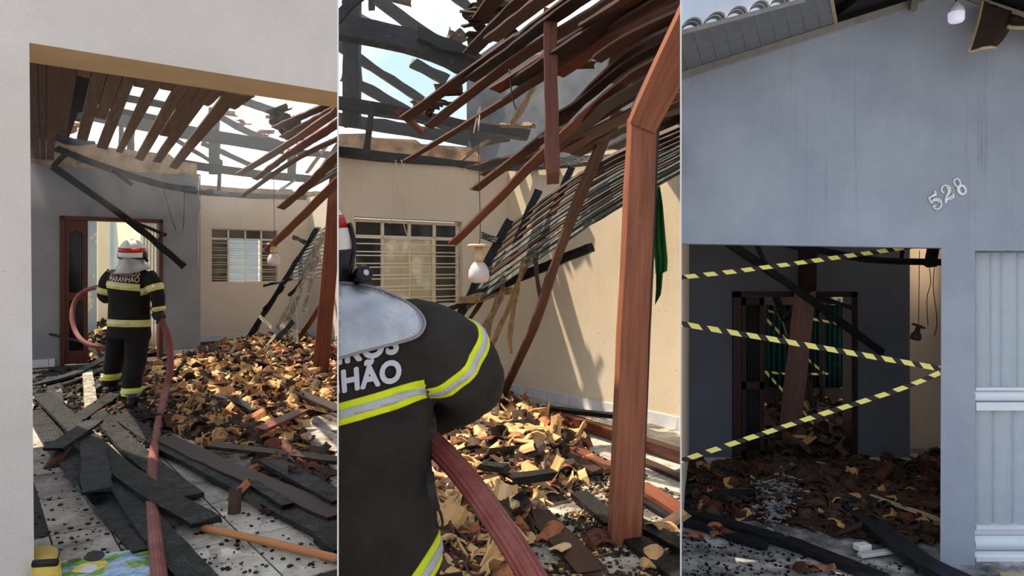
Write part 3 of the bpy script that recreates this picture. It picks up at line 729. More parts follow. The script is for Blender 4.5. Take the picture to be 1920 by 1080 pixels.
# fallen lath frame leaning in the far corner
t = empty('fallen_roof_frame', G(500, 662), label='fallen charred roof frame with ash-grey laths leaning beside the post under the window', cat='roof frame')
for l, wd, mt in (
    ([(596, 428, 12.9), (535, 525, 13.1), (462, 640, 13.4)], .085, m_char2), ([(532, 535, 13), (497, 580, 13.2)], .05, m_char), ([(549, 444, 12.9), (572, 453, 12.8)], .07, m_char), ([(494, 536, 13.1), (548, 524, 12.8)], .045, m_char),
    ([(610, 436, 12.2), (575, 505, 12.3), (545, 590, 12.4), (488, 672, 11.9)], .10, m_ash), ([(598, 478, 12), (585, 525, 12.1), (571, 582, 12.2)], .07, m_ash), ([(574, 518, 12.3), (543, 555, 12.4)], .06, m_char),
    ([(549, 556, 12.3), (553, 610, 12.2), (557, 672, 11.8)], .09, m_ash), ([(486, 592, 12.9), (532, 636, 12.6)], .06, m_ash), ([(552, 600, 12.2), (498, 660, 12)], .07, m_char), ([(590, 490, 12.1), (520, 612, 12.2)], .05, m_ash)):
    beam('rafter', PT(l), wd, wd * .7, mt, t, seg=14, wob=.045, jag=.05)
for i in range(13):
    f = i / 12; a = V(592 - 50 * f, 436 + 88 * f, 0); b = V(636 - 26 * f, 416 + 100 * f, 0)
    beam('slat', [P(a.x, a.y, 12.95), P(b.x, b.y, 12.4)], .055, .018, m_fine, t, seg=4, wob=.01, nrm=V(.3, -.8, .5))
beam('leaning_board', PT([(618, 535, 11.9), (592, 590, 12.2), (556, 640, 12.6)]), .08, .03, m_red, None, seg=6, wob=.02, label='narrow reddish board leaning at the wall corner behind the wooden post', cat='board')
beam('fallen_beam', [G(556, 648) + ZZ * .07, G(640, 668) + ZZ * .07], .16, .12, m_red, None, nrm=V(0, -1, 0), seg=4, label='red-brown beam lying along the far side wall behind the post', cat='beam')
# pendant lamp
def pendant(name, p, s, glassm, holder, label, wire_top, sides=18):
    def lathe(prof, c, **k): return globals()['lathe']([(r * s, z * s) for r, z in prof], c, **k)
    t = empty(name, p, label=label, cat='lamp')
    mk('ceiling_plate', lathe([(0, .004), (.062, 0), (.066, .008), (.06, .016), (0, .018)], p + ZZ * (.02 * s), sides=sides), holder, t, smooth=True)
    mk('socket', lathe([(0, -.06), (.028, -.058), (.034, -.03), (.026, 0), (.022, .02), (0, .022)], p, sides=14), holder, t, smooth=True)
    mk('bulb', lathe([(0, -.185), (.03, -.183), (.052, -.172), (.06, -.15), (.058, -.115), (.045, -.085), (.03, -.066), (0, -.06)], p, sides=sides), glassm, t, smooth=True)
    mk('wire', tube_bm([p + ZZ * .03, p + V(.01, .0, .2), wire_top], .0035, 8, 5), m_wiredark, t)
    return t
pendant('pendant_lamp', P(513, 463, 8.85), 1.32, m_bulbglass, m_ceramic, 'smoky bulb hanging from scorched holder in front of the barred window beside the post', P(513, 328, 8.85))
# loose wires
for i, l in enumerate(([(305, 350, 11.2), (313, 380, 11.1), (322, 410, 11.2), (330, 432, 11.2)], [(346, 345, 11.4), (345, 400, 11.4), (343, 432, 11.4)], [(374, 330, 11.7), (372, 365, 11.6), (378, 385, 11.6), (373, 410, 11.6), (372, 505, 11.6)], [(446, 368, 13.9), (443, 390, 13.9), (452, 410, 13.9), (450, 428, 13.9)])):
    mk('loose_wire', tube_bm(PT(l), .006, 14, 5), m_wire if i > 1 else m_wiredark, label=('loose thin wire hanging on the grey wall just right of the doorway', 'straight dark wire hanging on the grey wall near its middle', 'long frayed wire hanging at the grey wall end', 'short pale wire hanging above the barred window behind the heap')[i], cat='wire')
# ---- the heap of broken tiles
hp1 = [(262, 690), (380, 655), (440, 640), (560, 632), (640, 642), (640, 768), (592, 775), (560, 800), (572, 845), (480, 842), (420, 838), (372, 832), (318, 800), (285, 770)]
h1, s1 = heap(hp1, 0, .20, .9, m_heap1, label='ash and clay crumbs under the broken tiles on the porch floor')
chips(s1, h1, 0, 2600, [m_tan, m_sooty, m_dk_or], (5, 5, 1), 'tile_chips', 'fine tile chips covering the heap beside the firefighter')
scatter_stuff(s1, h1, 0, 1100, [m_tan, m_orange, m_sooty, m_dk_or], (5, .7, 5, 1), 'tile_rubble', 'heap of small broken clay tile bits behind and beside the firefighter')
Z1 = (('by the beige wall', lambda u, v: v < 690 and u < 480), ('below the fallen laths', lambda u, v: v < 690), ('around the wooden post', lambda u, v: u > 560 and v < 745), ('close beside the hose', lambda u, v: u < 345), ('along the front edge', lambda u, v: v > 800 and u < 470), ('by the long brown boards', lambda u, v: v > 800), ('left of the middle', lambda u, v: u < 430), ('right of the middle', lambda u, v: u < 540), ('at the sunlit right end', lambda u, v: True))
for i in range(108):
    u, v = s1()
    if v < 690 and i % 2: v += 60
    mt, kk = random.choices(((m_tan, 'pale tan'), (m_sooty, 'soot-black'), (m_orange, 'orange')), (5, 5, 1))[0]
    me = random.choice(PIECES[:12]); lb = zone_label(kk, me, u, v, Z1, 'on the porch heap')
    place_piece(u, v, 0, h1, mt, me, tilt=.4, label=lb, group=lb)
for u, v, mt, tl, lb in ((440, 962, m_sooty, 1.35, 'black broken roof tile standing upright on the wet floor tiles'), (478, 962, m_sooty, .7, 'tilted black roof tile shard beside the upright one on wet floor'), (447, 935, m_orange, .8, 'orange-edged tile shard just behind the upright black tile'),
                     (506, 968, m_dk_or, .2, 'small brick-red tile chip lying right of the tilted black shard'), (108, 868, m_dk_or, .3, 'small reddish tile chip at the grout line near the street wall'), (365, 820, m_sooty, .2, 'curved black roof tile with red rim at the front of the heap'), (432, 822, m_sooty, .3, 'dark curved roof tile lying hollow side up before the heap'), (575, 835, m_sooty, 2.9, 'dark open roof tile lying hollow side up by the sunlit patch'), (367, 760, m_tan, .1, 'whole sunlit tan roof tile at the left of the heap')):
    p = G(u, v); p.z = (.05 if tl > .5 else .03) + h1(p.x, p.y)
    o = inst('broken_roof_tile', PIECES[int(u) % 8], Matrix.Translation(p) @ Matrix.Rotation(u * .7, 4, 'Z') @ Matrix.Rotation(tl, 4, 'X') @ Matrix.Scale(.62 if v > 930 else .85, 4), cat='roof tile', label=lb); o.material_slots[0].link = 'OBJECT'; o.material_slots[0].material = mt
scatter_stuff(s_gap, lambda x, y: 0, 0, 110, [m_sooty, m_dk_or, m_orange], (8, 1.5, .7), 'tile_rubble', 'dark tile bits between the long boards at the lower right of the porch', size=(.1, .26), tilt=.25, lift=(.01, .04))
hp0 = [(150, 604), (310, 604), (310, 666), (150, 682)]
h0_, s0_ = heap(hp0, 0, .25, .5, m_heap1, label='ash and clay crumbs on the floor of the bright room beyond the doorway')
scatter_stuff(s0_, h0_, 0, 420, [m_tan, m_sooty, m_dk_or], (3, 6, 1), 'tile_rubble', 'tile rubble on the floor of the bright room beyond the doorway', size=(.14, .4))
chips(lambda: s_dark(), lambda x, y: 0, 0, 1500, [m_sooty, m_char, m_dk_or], (5, 5, 1), 'added_dark_chips', 'dark chips dulling the sunlit floor between the charred boards before the doorway', (.015, .06), .03)  # dark chips added to tone down the sun patch on the floor
# ---- charred boards on the porch floor
def fboard(l, z0, z1, wd, t, mt, label, name='charred_board', cat='board', seg=12, wob=.012, nrm=ZZ):
    n = len(l); pts = []
    for i, (u, v) in enumerate(l):
        z = z0 + (z1 - z0) * i / (n - 1); p = G(u, v, z); pts.append(p)
    return beam(name, pts, wd, t, mt, None, nrm=nrm, seg=seg, wob=wob, jag=.03, label=label, cat=cat)
for a in (
    ([(62, 738), (130, 715), (200, 690)], .03, .05, .16, .03, m_char, 'charred board lying from the pale wall towards the dark door leaf'), ([(62, 722), (140, 700), (205, 668)], .09, .1, .13, .03, m_char2, 'thin charred board resting higher, close below the door leaf'),
    ([(68, 772), (105, 830), (175, 912), (284, 1034)], .02, .02, .17, .028, m_char, 'long charred board along the clean floor tiles, its frayed end near the hose'), ([(205, 872), (275, 975), (320, 1030), (375, 1090)], .05, .02, .16, .028, m_char, 'charred board running under the hose towards the painting'),
    ([(178, 772), (262, 855), (358, 932)], .05, .03, .16, .028, m_char, 'charred board in the middle with a square end right of the hose'), ([(222, 780), (300, 832), (440, 905), (640, 1010)], .04, .03, .16, .035, m_char, 'longest alligator-charred board reaching the dividing board before the wooden pole'),
    ([(305, 822), (430, 880), (640, 968)], .05, .05, .17, .03, m_darkbrown, 'smooth dark brown board lying just behind the longest charred board'), ([(392, 835), (640, 864)], .06, .08, .12, .03, m_darkbrown, 'narrow brown-grey board lying crosswise at the front of the heap'),
    ([(500, 862), (570, 900), (640, 938)], .07, .07, .15, .03, m_char, 'short charred board at the right between brown board and heap'), ([(80, 740), (200, 858), (280, 918), (386, 978)], .09, .06, .17, .028, m_char, 'charred board crossing over the others, its tip before the wet patch'),
    ([(174, 836), (183, 922)], .12, .09, .17, .028, m_char2, 'short grey-black board lying across the pile, square end towards the street'), ([(100, 843), (177, 790)], .10, .14, .15, .028, m_char2, 'short charred board crossing under the pile near the pale wall'),
    ([(143, 788), (222, 735)], .06, .05, .16, .03, m_char, "charred board under the standing firefighter's feet"), ([(163, 690), (172, 772)], .07, .05, .12, .025, m_ash, 'wet grey ash-covered board left of the firefighter\'s legs'),
    ([(97, 700), (106, 758)], .05, .04, .14, .025, m_char2, 'short dark board in front of the door leaf'), ([(603, 1003), (645, 1034)], .03, .03, .12, .05, m_char, 'black charred block at the dividing board near the pole'),
    ([(404, 742), (440, 752), (480, 770)], .20, .17, .10, .03, m_char, 'charred stick lying on the middle of the tile heap'), ([(555, 735), (640, 770)], .14, .12, .14, .03, m_darkbrown, 'dark board lying on the heap right of the wooden post foot'), ([(486, 806), (522, 790), (566, 770)], .14, .17, .13, .02, m_red, 'sunlit orange-red board lying on the heap'),
    ([(60, 616), (112, 631), (205, 652)], .55, .40, .035, .03, m_darkbrown, 'thin rod leaning across the door leaf left of the firefighter'), ([(470, 905), (540, 948)], .06, .06, .08, .025, m_char, 'small charred stick between the two long boards')): fboard(*a)
mk('wooden_pole', tube_bm([G(383, 990, .03), G(510, 1018, .03), G(645, 1050, .03)], .021, 10, 10, lump=.08), m_stick, label='round wooden pole lying on the wet floor tiles', cat='pole')
crumbs([(64, 830), (200, 850), (280, 1000), (560, 900), (633, 1000), (633, 1080), (64, 1080)], 0, 330, m_char, 'charcoal_crumbs', 'black charcoal crumbs strewn over the pale floor tiles', (.004, .013))
crumbs([(64, 690), (300, 690), (330, 800), (300, 850), (64, 800)], 0, 500, m_char, 'charcoal_crumbs', 'charcoal crumbs between the boards before the door', (.006, .03))
# painting lying on the floor, yellow case
t = empty('painting', G(205, 1075), label='colourful painted canvas lying on the floor at the foot of the hose', cat='painting')
q4 = [G(104, 1062), G(276, 1034), G(318, 1130), G(118, 1160)]
mk('canvas', prism([p + ZZ * .012 for p in q4], ZZ * .012), m_paint, t)
def blob(u, v, a, b, mat, z):
    c = G(u, v); mk('painted_patch', prism([c + D1 * (a * math.cos(i * .5236) * (1 + .15 * math.sin(i * 2.3))) + N1 * (b * math.sin(i * .5236)) + ZZ * z for i in range(12)], ZZ * .001), mat, t)
blob(170, 1072, .075, .07, plain('painted_yellow', (214, 196, 90), .6, var=.15), .0245); blob(167, 1076, .035, .06, m_letter, .026); blob(177, 1052, .045, .075, plain('painted_dark', (34, 34, 36), .6), .0275); blob(140, 1060, .03, .03, plain('painted_green', (52, 84, 40), .6), .0245)
t = empty('yellow_case', G(88, 1070), label='mustard yellow soft case with a dark tube, at the foot of the pale wall', cat='case')
q4 = [G(58, 1100, .0), G(60, 1046, 0), G(104, 1046, 0), G(112, 1062, 0), G(116, 1100, 0)]
bm = prism(q4, ZZ * .07); bmesh.ops.bevel(bm, geom=bm.edges[:], offset=.012, segments=2, affect='EDGES'); mk('body', bm, m_yellow, t, smooth=True)
mk('tube', tube_bm([G(62, 1090, 0) + ZZ * .085, G(108, 1087, 0) + ZZ * .085], .018, 1, 12), m_black, t); mk('clasp', tube_bm([G(108, 1085) + ZZ * .09, G(112, 1070) + ZZ * .1, G(110, 1062) + ZZ * .09], .004, 5, 5), m_black, t)
# hoses
mk('fire_hose', tube_bm([G(304, 1130, .04), G(291, 1010, .04), G(284, 930, .04), G(286, 868, .04), G(296, 800, .04), P(310, 735, 7.5), P(319, 690, 7.8), P(318, 652, 7.9), P(311, 620, 7.92), P(299, 594, 7.95), P(285, 575, 8.2), P(262, 560, 8.5)], .037, 60, 14), m_hose, label='red-brown fire hose running over the porch floor up to the firefighter\'s hand', cat='hose')
mk('fire_hose', tube_bm([P(226, 530, 8.6), P(190, 537, 8.7), P(160, 545, 8.8), P(141, 565, 8.8), P(135, 592, 8.7), P(141, 620, 8.6), P(156, 640, 8.5), P(180, 650, 8.5), P(204, 652, 8.6)], .028, 40, 12), m_hose, label='looped red-brown hose in front of the firefighter, passing the dark door leaf', cat='hose')

# ------------------------------------------------------------------ people
def body_band(src, planes, keep, off):
    """a strip cut from the suit between two planes and lifted off it by off"""
    b = src.copy()
    for p, n in planes:
        bmesh.ops.bisect_plane(b, geom=b.verts[:] + b.edges[:] + b.faces[:], plane_co=p, plane_no=n, clear_outer=True, dist=1e-5)
    bmesh.ops.delete(b, geom=[f for f in b.faces if not keep(f.calc_center_median())], context='FACES')
    b.normal_update()
    nv = {v: v.normal.copy() for v in b.verts}
    for v in b.verts: v.co += nv[v] * off
    if not b.faces: return b
    bmesh.ops.solidify(b, geom=b.faces[:], thickness=off * 1.2)
    return b
def band2(src, a, b_, up, keep, off):
    """band between planes through a (upper) and b_ (lower), both with normal up"""
    return body_band(src, [(a, up), (b_, -up)], keep, off)
def bolder(b, w_):
    out = []
    for dx, dy in ((0, 0), (1, 0), (-1, 0), (0, 1), (0, -1), (.7, .7), (-.7, .7), (.7, -.7), (-.7, -.7)):
        c = b.copy()
        for v in c.verts: v.co.x += dx * w_; v.co.y += dy * w_
        out.append(c)
    b.free(); return joined(out)
def lettering(txt, size, org, rx, uz, tree, fwd, weight, mat, parent, lift=.006, name='lettering', width=.3):
    cu = bpy.data.curves.new('t', 'FONT'); cu.body = txt; cu.size = size; cu.align_x = 'CENTER'; cu.space_line = .78; cu.space_character = 1.04; cu.resolution_u = 3
    o = bpy.data.objects.new('t', cu); C.objects.link(o); dg = bpy.context.evaluated_depsgraph_get()
    b = bmesh.new(); b.from_mesh(o.evaluated_get(dg).to_mesh()); bpy.data.objects.remove(o)
    bmesh.ops.triangulate(b, faces=b.faces[:]); b = bolder(b, weight)
    bmesh.ops.subdivide_edges(b, edges=[e for e in b.edges if e.calc_length() > size * .3], cuts=2); bmesh.ops.triangulate(b, faces=b.faces[:])
    xs_ = [v.co.x for v in b.verts]; cond = width / (max(xs_) - min(xs_))
    for v in b.verts:
        p = org + rx * (v.co.x * cond) + uz * v.co.y - fwd * 1.0
        hit = tree.ray_cast(p, fwd, 3)
        v.co = (hit[0] if hit[0] else p + fwd) - fwd * lift
    return mk(name, b, mat, parent)
def glove(hc, ax, palm_dir, s, mat, parent, r=.045, name='hand', wrist=None):
    """hand closed round a bar of radius r at hc along ax; palm_dir points from the bar to the palm"""
    ax = ax.normalized(); pd = (palm_dir - ax * palm_dir.dot(ax)).normalized(); sd = ax.cross(pd)
    bms = []
    pc = hc + pd * (r + .018 * s)
    bms.append(loft([(pc + sd * a, ax * (.042 * s * k), pd * (.018 * s * k)) for a, k in ((-.05 * s, .7), (-.03 * s, 1), (.01 * s, 1.05), (.035 * s, .95), (.045 * s, .6))], sides=12))
    for i, (o_, ln) in enumerate(((-.033, .9), (-.011, 1.0), (.011, .96), (.033, .78))):
        pts = []
        for k in range(6):
            a = .45 + k * .46 * ln; rr = r + .011 * s
            pts.append(hc + ax * (o_ * s) + pd * (math.cos(a) * rr) + sd * (math.sin(a) * rr))
        bms.append(tube_bm([pc + sd * .02 * s + ax * (o_ * s)] + pts, [.0115 * s, .0095 * s], 10, 8))
    th = [pc - sd * .03 * s - ax * .03 * s] + [hc - ax * ((.055 + .006 * k) * s) + pd * (math.cos(a) * (r + .012 * s)) + sd * (math.sin(a) * (r + .012 * s)) for k, a in enumerate((-.4, -.8, -1.25))]
    bms.append(tube_bm(th, [.014 * s, .011 * s], 8, 8))
    if wrist is not None: bms.append(tube_bm([pc - sd * .04 * s, (pc - sd * .04 * s).lerp(wrist, .6), wrist], [.026 * s, .034 * s], 5, 12))
    return mk(name, remesh(joined(bms), .007, 1), mat, parent, smooth=True)

# ---- firefighter standing at the doorway (seen from behind)
YB = 8.0; X0, XX, YY = V(1, 0, 0), V(1, 0, 0), V(0, 1, 0)
def ring(u, v, rx, ry, dy=0, tilt=0): return (P(u, v, YB + dy), V(rx, 0, rx * tilt), V(0, ry, 0))
torso = loft([ring(247, 497, .07, .075), ring(247, 504, .12, .09), ring(246, 510, .20, .125), ring(245, 518, .245, .145), ring(244, 535, .25, .155), ring(243, 560, .235, .155), ring(242, 585, .232, .155), ring(242, 605, .236, .16), ring(241, 622, .248, .168), ring(241, 634, .25, .17)], sides=24)
legs = [loft([ring(226, 612, .13, .15), ring(222, 640, .128, .13, .05), ring(217, 668, .115, .115, .08), ring(212, 690, .10, .105, .14), ring(207, 712, .095, .10, .2), ring(206, 724, .085, .09, .22)]),
        loft([ring(258, 612, .13, .15), ring(257, 640, .128, .13, -.02), ring(254, 675, .118, .115, -.08), ring(249, 705, .105, .105, -.16), ring(246, 735, .10, .10, -.22), ring(245, 745, .09, .09, -.24)])]
armR = tube_bm(PT([(277, 517, 7.98), (287, 530, 7.95), (294, 552, 7.92), (297, 570, 7.92), (297, 583, 7.94)]), [.095, .092, .082, .075, .07], 12, 14)
armL = tube_bm(PT([(212, 516, 8.02), (203, 528, 8.04), (197, 548, 8.08), (198, 556, 8.18), (205, 556, 8.4), (215, 550, 8.55)]), [.095, .092, .085, .08, .07, .065], 12, 14)
neck = loft([ring(247, 505, .075, .08), ring(247, 490, .07, .075), ring(247, 482, .085, .10, .02), ring(248, 470, .09, .11, .02), ring(248, 458, .07, .09, .02), ring(248, 453, .02, .03, .02)])
nose = lathe([(0, -.02), (.022, 0), (0, .03)], P(248, 476, YB + .14), axis=V(0, 0, 1), sides=8)
body = remesh(joined([torso, armR, armL, neck, nose] + legs), .017, 3)
for v in body.verts: v.co += V(*[noise.noise(v.co * 7 + V(i * 9, 0, 0)) for i in range(3)]) * .010 * (1 if v.co.z < 1.5 else .2)
pr = empty('person', G(235, 752), label='person in black fire suit and white helmet at the doorway, seen from behind, holding hose', cat='person')
src = body.copy()
hd = P(248, 480, YB)
bo = mk('body', body, [m_suit1, m_skin], pr, smooth=True)
for f in bo.data.polygons:
    z = (f.center.z + bo.location.z); f.material_index = 1 if z > EYE + (500 - 492) * YB / F else 0
tree = BVHTree.FromBMesh(src)
arm_l = lambda p: p.x < P(207, 0, YB).x; arm_r = lambda p: p.x > P(272, 0, YB).x
isT = lambda p: not arm_l(p) and not arm_r(p)
def stripes(a, b, up, keep, off, parent, mo, mi_):
    for lo, hi, mt, of in ((0, 1, mo, off), (.3, .7, mi_, off * 1.8)):
        p0, p1 = a.lerp(b, lo), a.lerp(b, hi)
        mk('reflective_band', band2(src, p0, p1, up, keep, of), mt, parent, smooth=True)
upt = V(.10, 0, 1).normalized()
stripes(P(236, 529, YB), P(236, 542, YB), upt, lambda p: isT(p), .006, pr, m_lime1, m_silver1)
stripes(P(243, 598, YB), P(243, 611, YB), V(.03, 0, 1).normalized(), lambda p: p.x < P(281, 0, YB).x, .006, pr, m_lime1, m_silver1)
stripes(P(197, 541, YB), P(197, 553, YB), V(.25, 0, 1).normalized(), lambda p: arm_l(p), .006, pr, m_lime1, m_silver1)
stripes(P(284, 537, YB), P(284, 550, YB), V(-.32, 0, 1).normalized(), lambda p: arm_r(p), .006, pr, m_lime1, m_silver1)
stripes(P(297, 576, YB), P(297, 584, YB), V(-.2, 0, 1).normalized(), lambda p: p.x > P(281, 0, YB).x, .006, pr, m_lime1, m_silver1)
stripes(P(206, 699, YB + .2), P(206, 711, YB + .2), ZZ, lambda p: p.x < P(228, 0, YB).x and p.z < .8, .007, pr, m_lime, m_silver1)
stripes(P(246, 726, YB - .2), P(246, 740, YB - .2), ZZ, lambda p: p.x > P(228, 0, YB).x and p.z < .6, .007, pr, m_lime, m_silver1)
for tx, v_, in (('BOMBEIROS', 516.5), ('MARANHÃO', 528.5)): lettering(tx, .092, P(229, v_, YB - .155), V(.995, 0, -.05), V(.05, 0, 1), tree, YY, .0022, m_letter1, pr, lift=.008, width=.345)
# helmet, visor, neck flap
hb = P(248, 474, YB + .02); tl = V(.04, -.1, 1).normalized()
hl = lathe([(.142, -.055), (.146, -.03), (.142, .01), (.132, .06), (.11, .105), (.075, .138), (.03, .152), (0, .155)], hb, axis=tl, sides=28)
mk('helmet', hl, m_helmet, pr, smooth=True)
mk('helmet_stripe', lathe([(.1445, .012), (.147, .012), (.1375, .062), (.134, .060)], hb, axis=tl, sides=28), m_helmred, pr, smooth=True)
mk('helmet_ridge', tube_bm([hb + tl * .10 + V(0, -.10, 0), hb + tl * .156, hb + tl * .10 + V(0, .11, 0)], .014, 10, 8), m_helmet, pr)
mk('helmet_rim', lathe([(.140, -.066), (.152, -.062), (.152, -.048), (.14, -.046)], hb, axis=tl, sides=28), m_black, pr, smooth=True)
for sx in (-1, 1): mk('ear_cover', lathe([(0, -.02), (.04, -.018), (.045, 0), (.04, .018), (0, .02)], hb + V(sx * .14, .01, -.03), axis=V(1, 0, 0), sides=14), m_blackgloss, pr, smooth=True)
mk('helmet_torch', tube_bm([hb + V(.152, .0, -.055), hb + V(.165, .02, -.10)], .018, 2, 10), m_blackgloss, pr)
cu = bpy.data.curves.new('t', 'FONT')
fl = loft([(P(247, 484, YB), V(.125, 0, 0), V(0, .125, 0)), (P(247, 494, YB), V(.14, 0, 0), V(0, .14, .0)), (P(248, 499, YB - .02), V(.165, 0, .0), V(0, .15, .02)), (P(247, 505, YB - .03), V(.205, 0, .02), V(0, .165, .03)), (P(246, 508, YB - .03), V(.205, 0, .025), V(0, .17, .035)), (P(246, 505, YB - .02), V(.18, 0, .02), V(0, .15, .03)), (P(247, 490, YB), V(.11, 0, 0), V(0, .11, 0))], sides=28)
for v in fl.verts:
    v.co.z += .02 * noise.noise(v.co * 9)
mk('neck_flap', fl, m_cape1, pr, smooth=True)
def boot(toe, heel, ank, nm='boot'):
    d = (toe - heel); d.z = 0; d.normalize(); s = V(-d.y, d.x, 0)
    rs = []
    for f, hw, hh in ((0, .035, .05), (.1, .05, .09), (.35, .055, .10), (.6, .055, .075), (.85, .05, .055), (1, .025, .03)):
        c = heel + d * ((toe - heel).length * f); rs.append((V(c.x, c.y, heel.z + hh / 2 + .002), s * hw, ZZ * (hh / 2)))
    sh = loft([(heel + d * .09 + ZZ * .03, s * .055, d * .075), (heel + d * .085 + ZZ * .12, s * .058, d * .07), (ank, s * .078, d * .08)], sides=16)
    return mk(nm, remesh(joined([loft(rs, sides=14), sh]), .012, 2), m_black, pr, smooth=True)
boot(G(222, 726) + V(.02, .05, 0), G(203, 737), P(206, 714, YB + .21)); boot(G(272, 752), G(242, 765), P(245, 738, YB - .23))
glove(P(298, 592, 7.95), P(299, 596, 7.95) - P(304, 606, 7.94), V(.3, -1, .1), 1.15, m_glove, pr, r=.044, wrist=P(297, 578, 7.93))
glove(P(222, 538, 8.6), P(226, 530, 8.6) - P(190, 537, 8.7), V(.2, -.6, .8), 1.1, m_glove, pr, r=.038, wrist=P(214, 551, 8.53))

# ================================================================== BAY 2: inside the burnt porch, firefighter close to the camera
BAY = 2
k1, k2 = (SEAM1 - 960) / F, (SEAM2 - 960) / F
tile_floor('floor', [(k1 * .3, .3), (k2 * .3, .3), (k2 * 9, 9), (k1 * 9, 9)], G(1107, 1069), D2, N2, .40, .40,
           [(1000, 930), (1080, 840), (1010, 775), (930, 735), (1300, 790), (1300, 1130), (930, 1130), (950, 1000)])
E2 = V(-1.626, 7.14, 0); R2 = V(.638, -.77, 0).normalized(); CB = E2 + D2 * 2.03; IN2 = V(-R2.y, R2.x, 0)
ww1, wz0, wz1 = 1.36, 1.077, 2.037
bm = bmesh.new()
for a, b, z0, z1 in ((-.7, 0, 0, 2.70), (0, ww1, 0, wz0), (0, ww1, wz1, 2.70), (ww1, 2.03, 0, 2.70)): wall_box(bm, E2, D2, N2, a, b, z0, z1, .16)
mk('wall_back', bm, m_beige, kind='structure')
bm = bmesh.new(); wall_box(bm, CB, R2, D2, -.16, 2.9, 0, 2.72, .16); mk('wall_right', bm, m_beige2, kind='structure')
skirting('baseboard_back', E2, D2, N2, -.3, 2.03, .36, .12); skirting('baseboard_right', CB, R2, D2, 0, 2.75, .36, .115)
window('window_2', E2, D2, N2, .03, ww1 - .03, wz0 + .01, wz1 - .03, m_reflpane)
# ragged masonry and sooty walls of the next rooms, above the wall tops
bm = bmesh.new(); tp = [P(600, 252, 8.6), P(690, 250, 8.8), P(700, 258, 8.8), P(780, 262, 9), P(790, 270, 9), P(880, 276, 9.4), P(900, 290, 9.5)]
prism(tp + [V(p.x, p.y, 2.5) for p in tp[::-1]], V(-.1, .2, 0), bm); mk('wall_broken_top', bm, m_brokenwall, kind='structure')
bm = bmesh.new(); tp = [P(875, 120, 11.2), P(960, 60, 11), P(1300, 40, 9)]
prism(tp + [V(p.x, p.y, 1.5) for p in tp[::-1]], V(.05, .2, 0), bm); mk('wall_far', bm, plaster('sooty_far_plaster', (74, 78, 88), (104, 108, 116), 1.5, 40, .3, soot=((40, 42, 46), 1.6, .5, .7)), kind='structure')
roof2 = empty('roof', V(-.6, 7.6, 2.7), kind='structure'); ceil2 = empty('ceiling', V(.3, 5, 2.6), kind='structure')
for nm, l, wd, t, mt in (
    ('beam', [(600, 45, 7), (760, 76, 7), (897, 125, 7)], .215, .16, m_char2), ('beam', [(600, 188, 7.2), (750, 212, 7.5), (860, 235, 7.9), (990, 254, 8.2)], .115, .1, m_char),
    ('beam', [(600, 280, 6.8), (800, 303, 7.7), (945, 313, 8.2), (1060, 304, 7.5), (1170, 298, 7.0)], .09, .08, m_char), ('post', [(660, -30, 7.5), (660, 240, 7.5)], .175, .14, m_char2),
    ('post', [(699, 190, 7.05), (686, 290, 7.0)], .055, .05, m_char), ('rafter', [(600, 218, 8.5), (880, 262, 9)], .15, .06, m_char2),
    ('rafter', [(690, -15, 8), (780, 52, 8.3), (880, 118, 8.6)], .13, .08, m_char2), ('rafter', [(630, 82, 8.4), (700, 128, 8.7), (795, 190, 9)], .10, .07, m_char2), ('rafter', [(640, 140, 8.6), (770, 212, 9)], .12, .07, m_char2),
    ('rafter', [(668, 32, 8.6), (732, 62, 8.7)], .11, .06, m_ash2), ('rafter', [(784, 62, 6.85), (830, 82, 6.85), (892, 104, 6.85)], .11, .09, m_char), ('rafter', [(775, 118, 8.4), (835, 150, 8.5)], .12, .08, m_char2),
    ('rafter', [(850, -10, 8), (905, 35, 8.2)], .10, .06, m_char2), ('rafter', [(630, 35, 6.6), (690, -20, 6.5)], .10, .03, m_char2), ('rafter', [(650, 12, 6.6), (665, -20, 6.6)], .1, .03, m_char2), ('post', [(697, -20, 7.2), (698, 16, 7.2)], .035, .03, m_char),
    ('rafter', [(880, 260, 8.6), (950, 250, 8.8)], .2, .08, m_char2), ('rafter', [(960, 232, 7.4), (1003, 165, 7.2)], .05, .05, m_ash2), ('rafter', [(940, 235, 7.9), (1000, 236, 7.6)], .025, .08, m_ash2), ('rafter', [(862, 300, 8), (918, 262, 7.7)], .035, .03, m_ash2)):
    beam(nm, PT(l), wd, t, mt, roof2, seg=12, wob=.03, jag=.03)
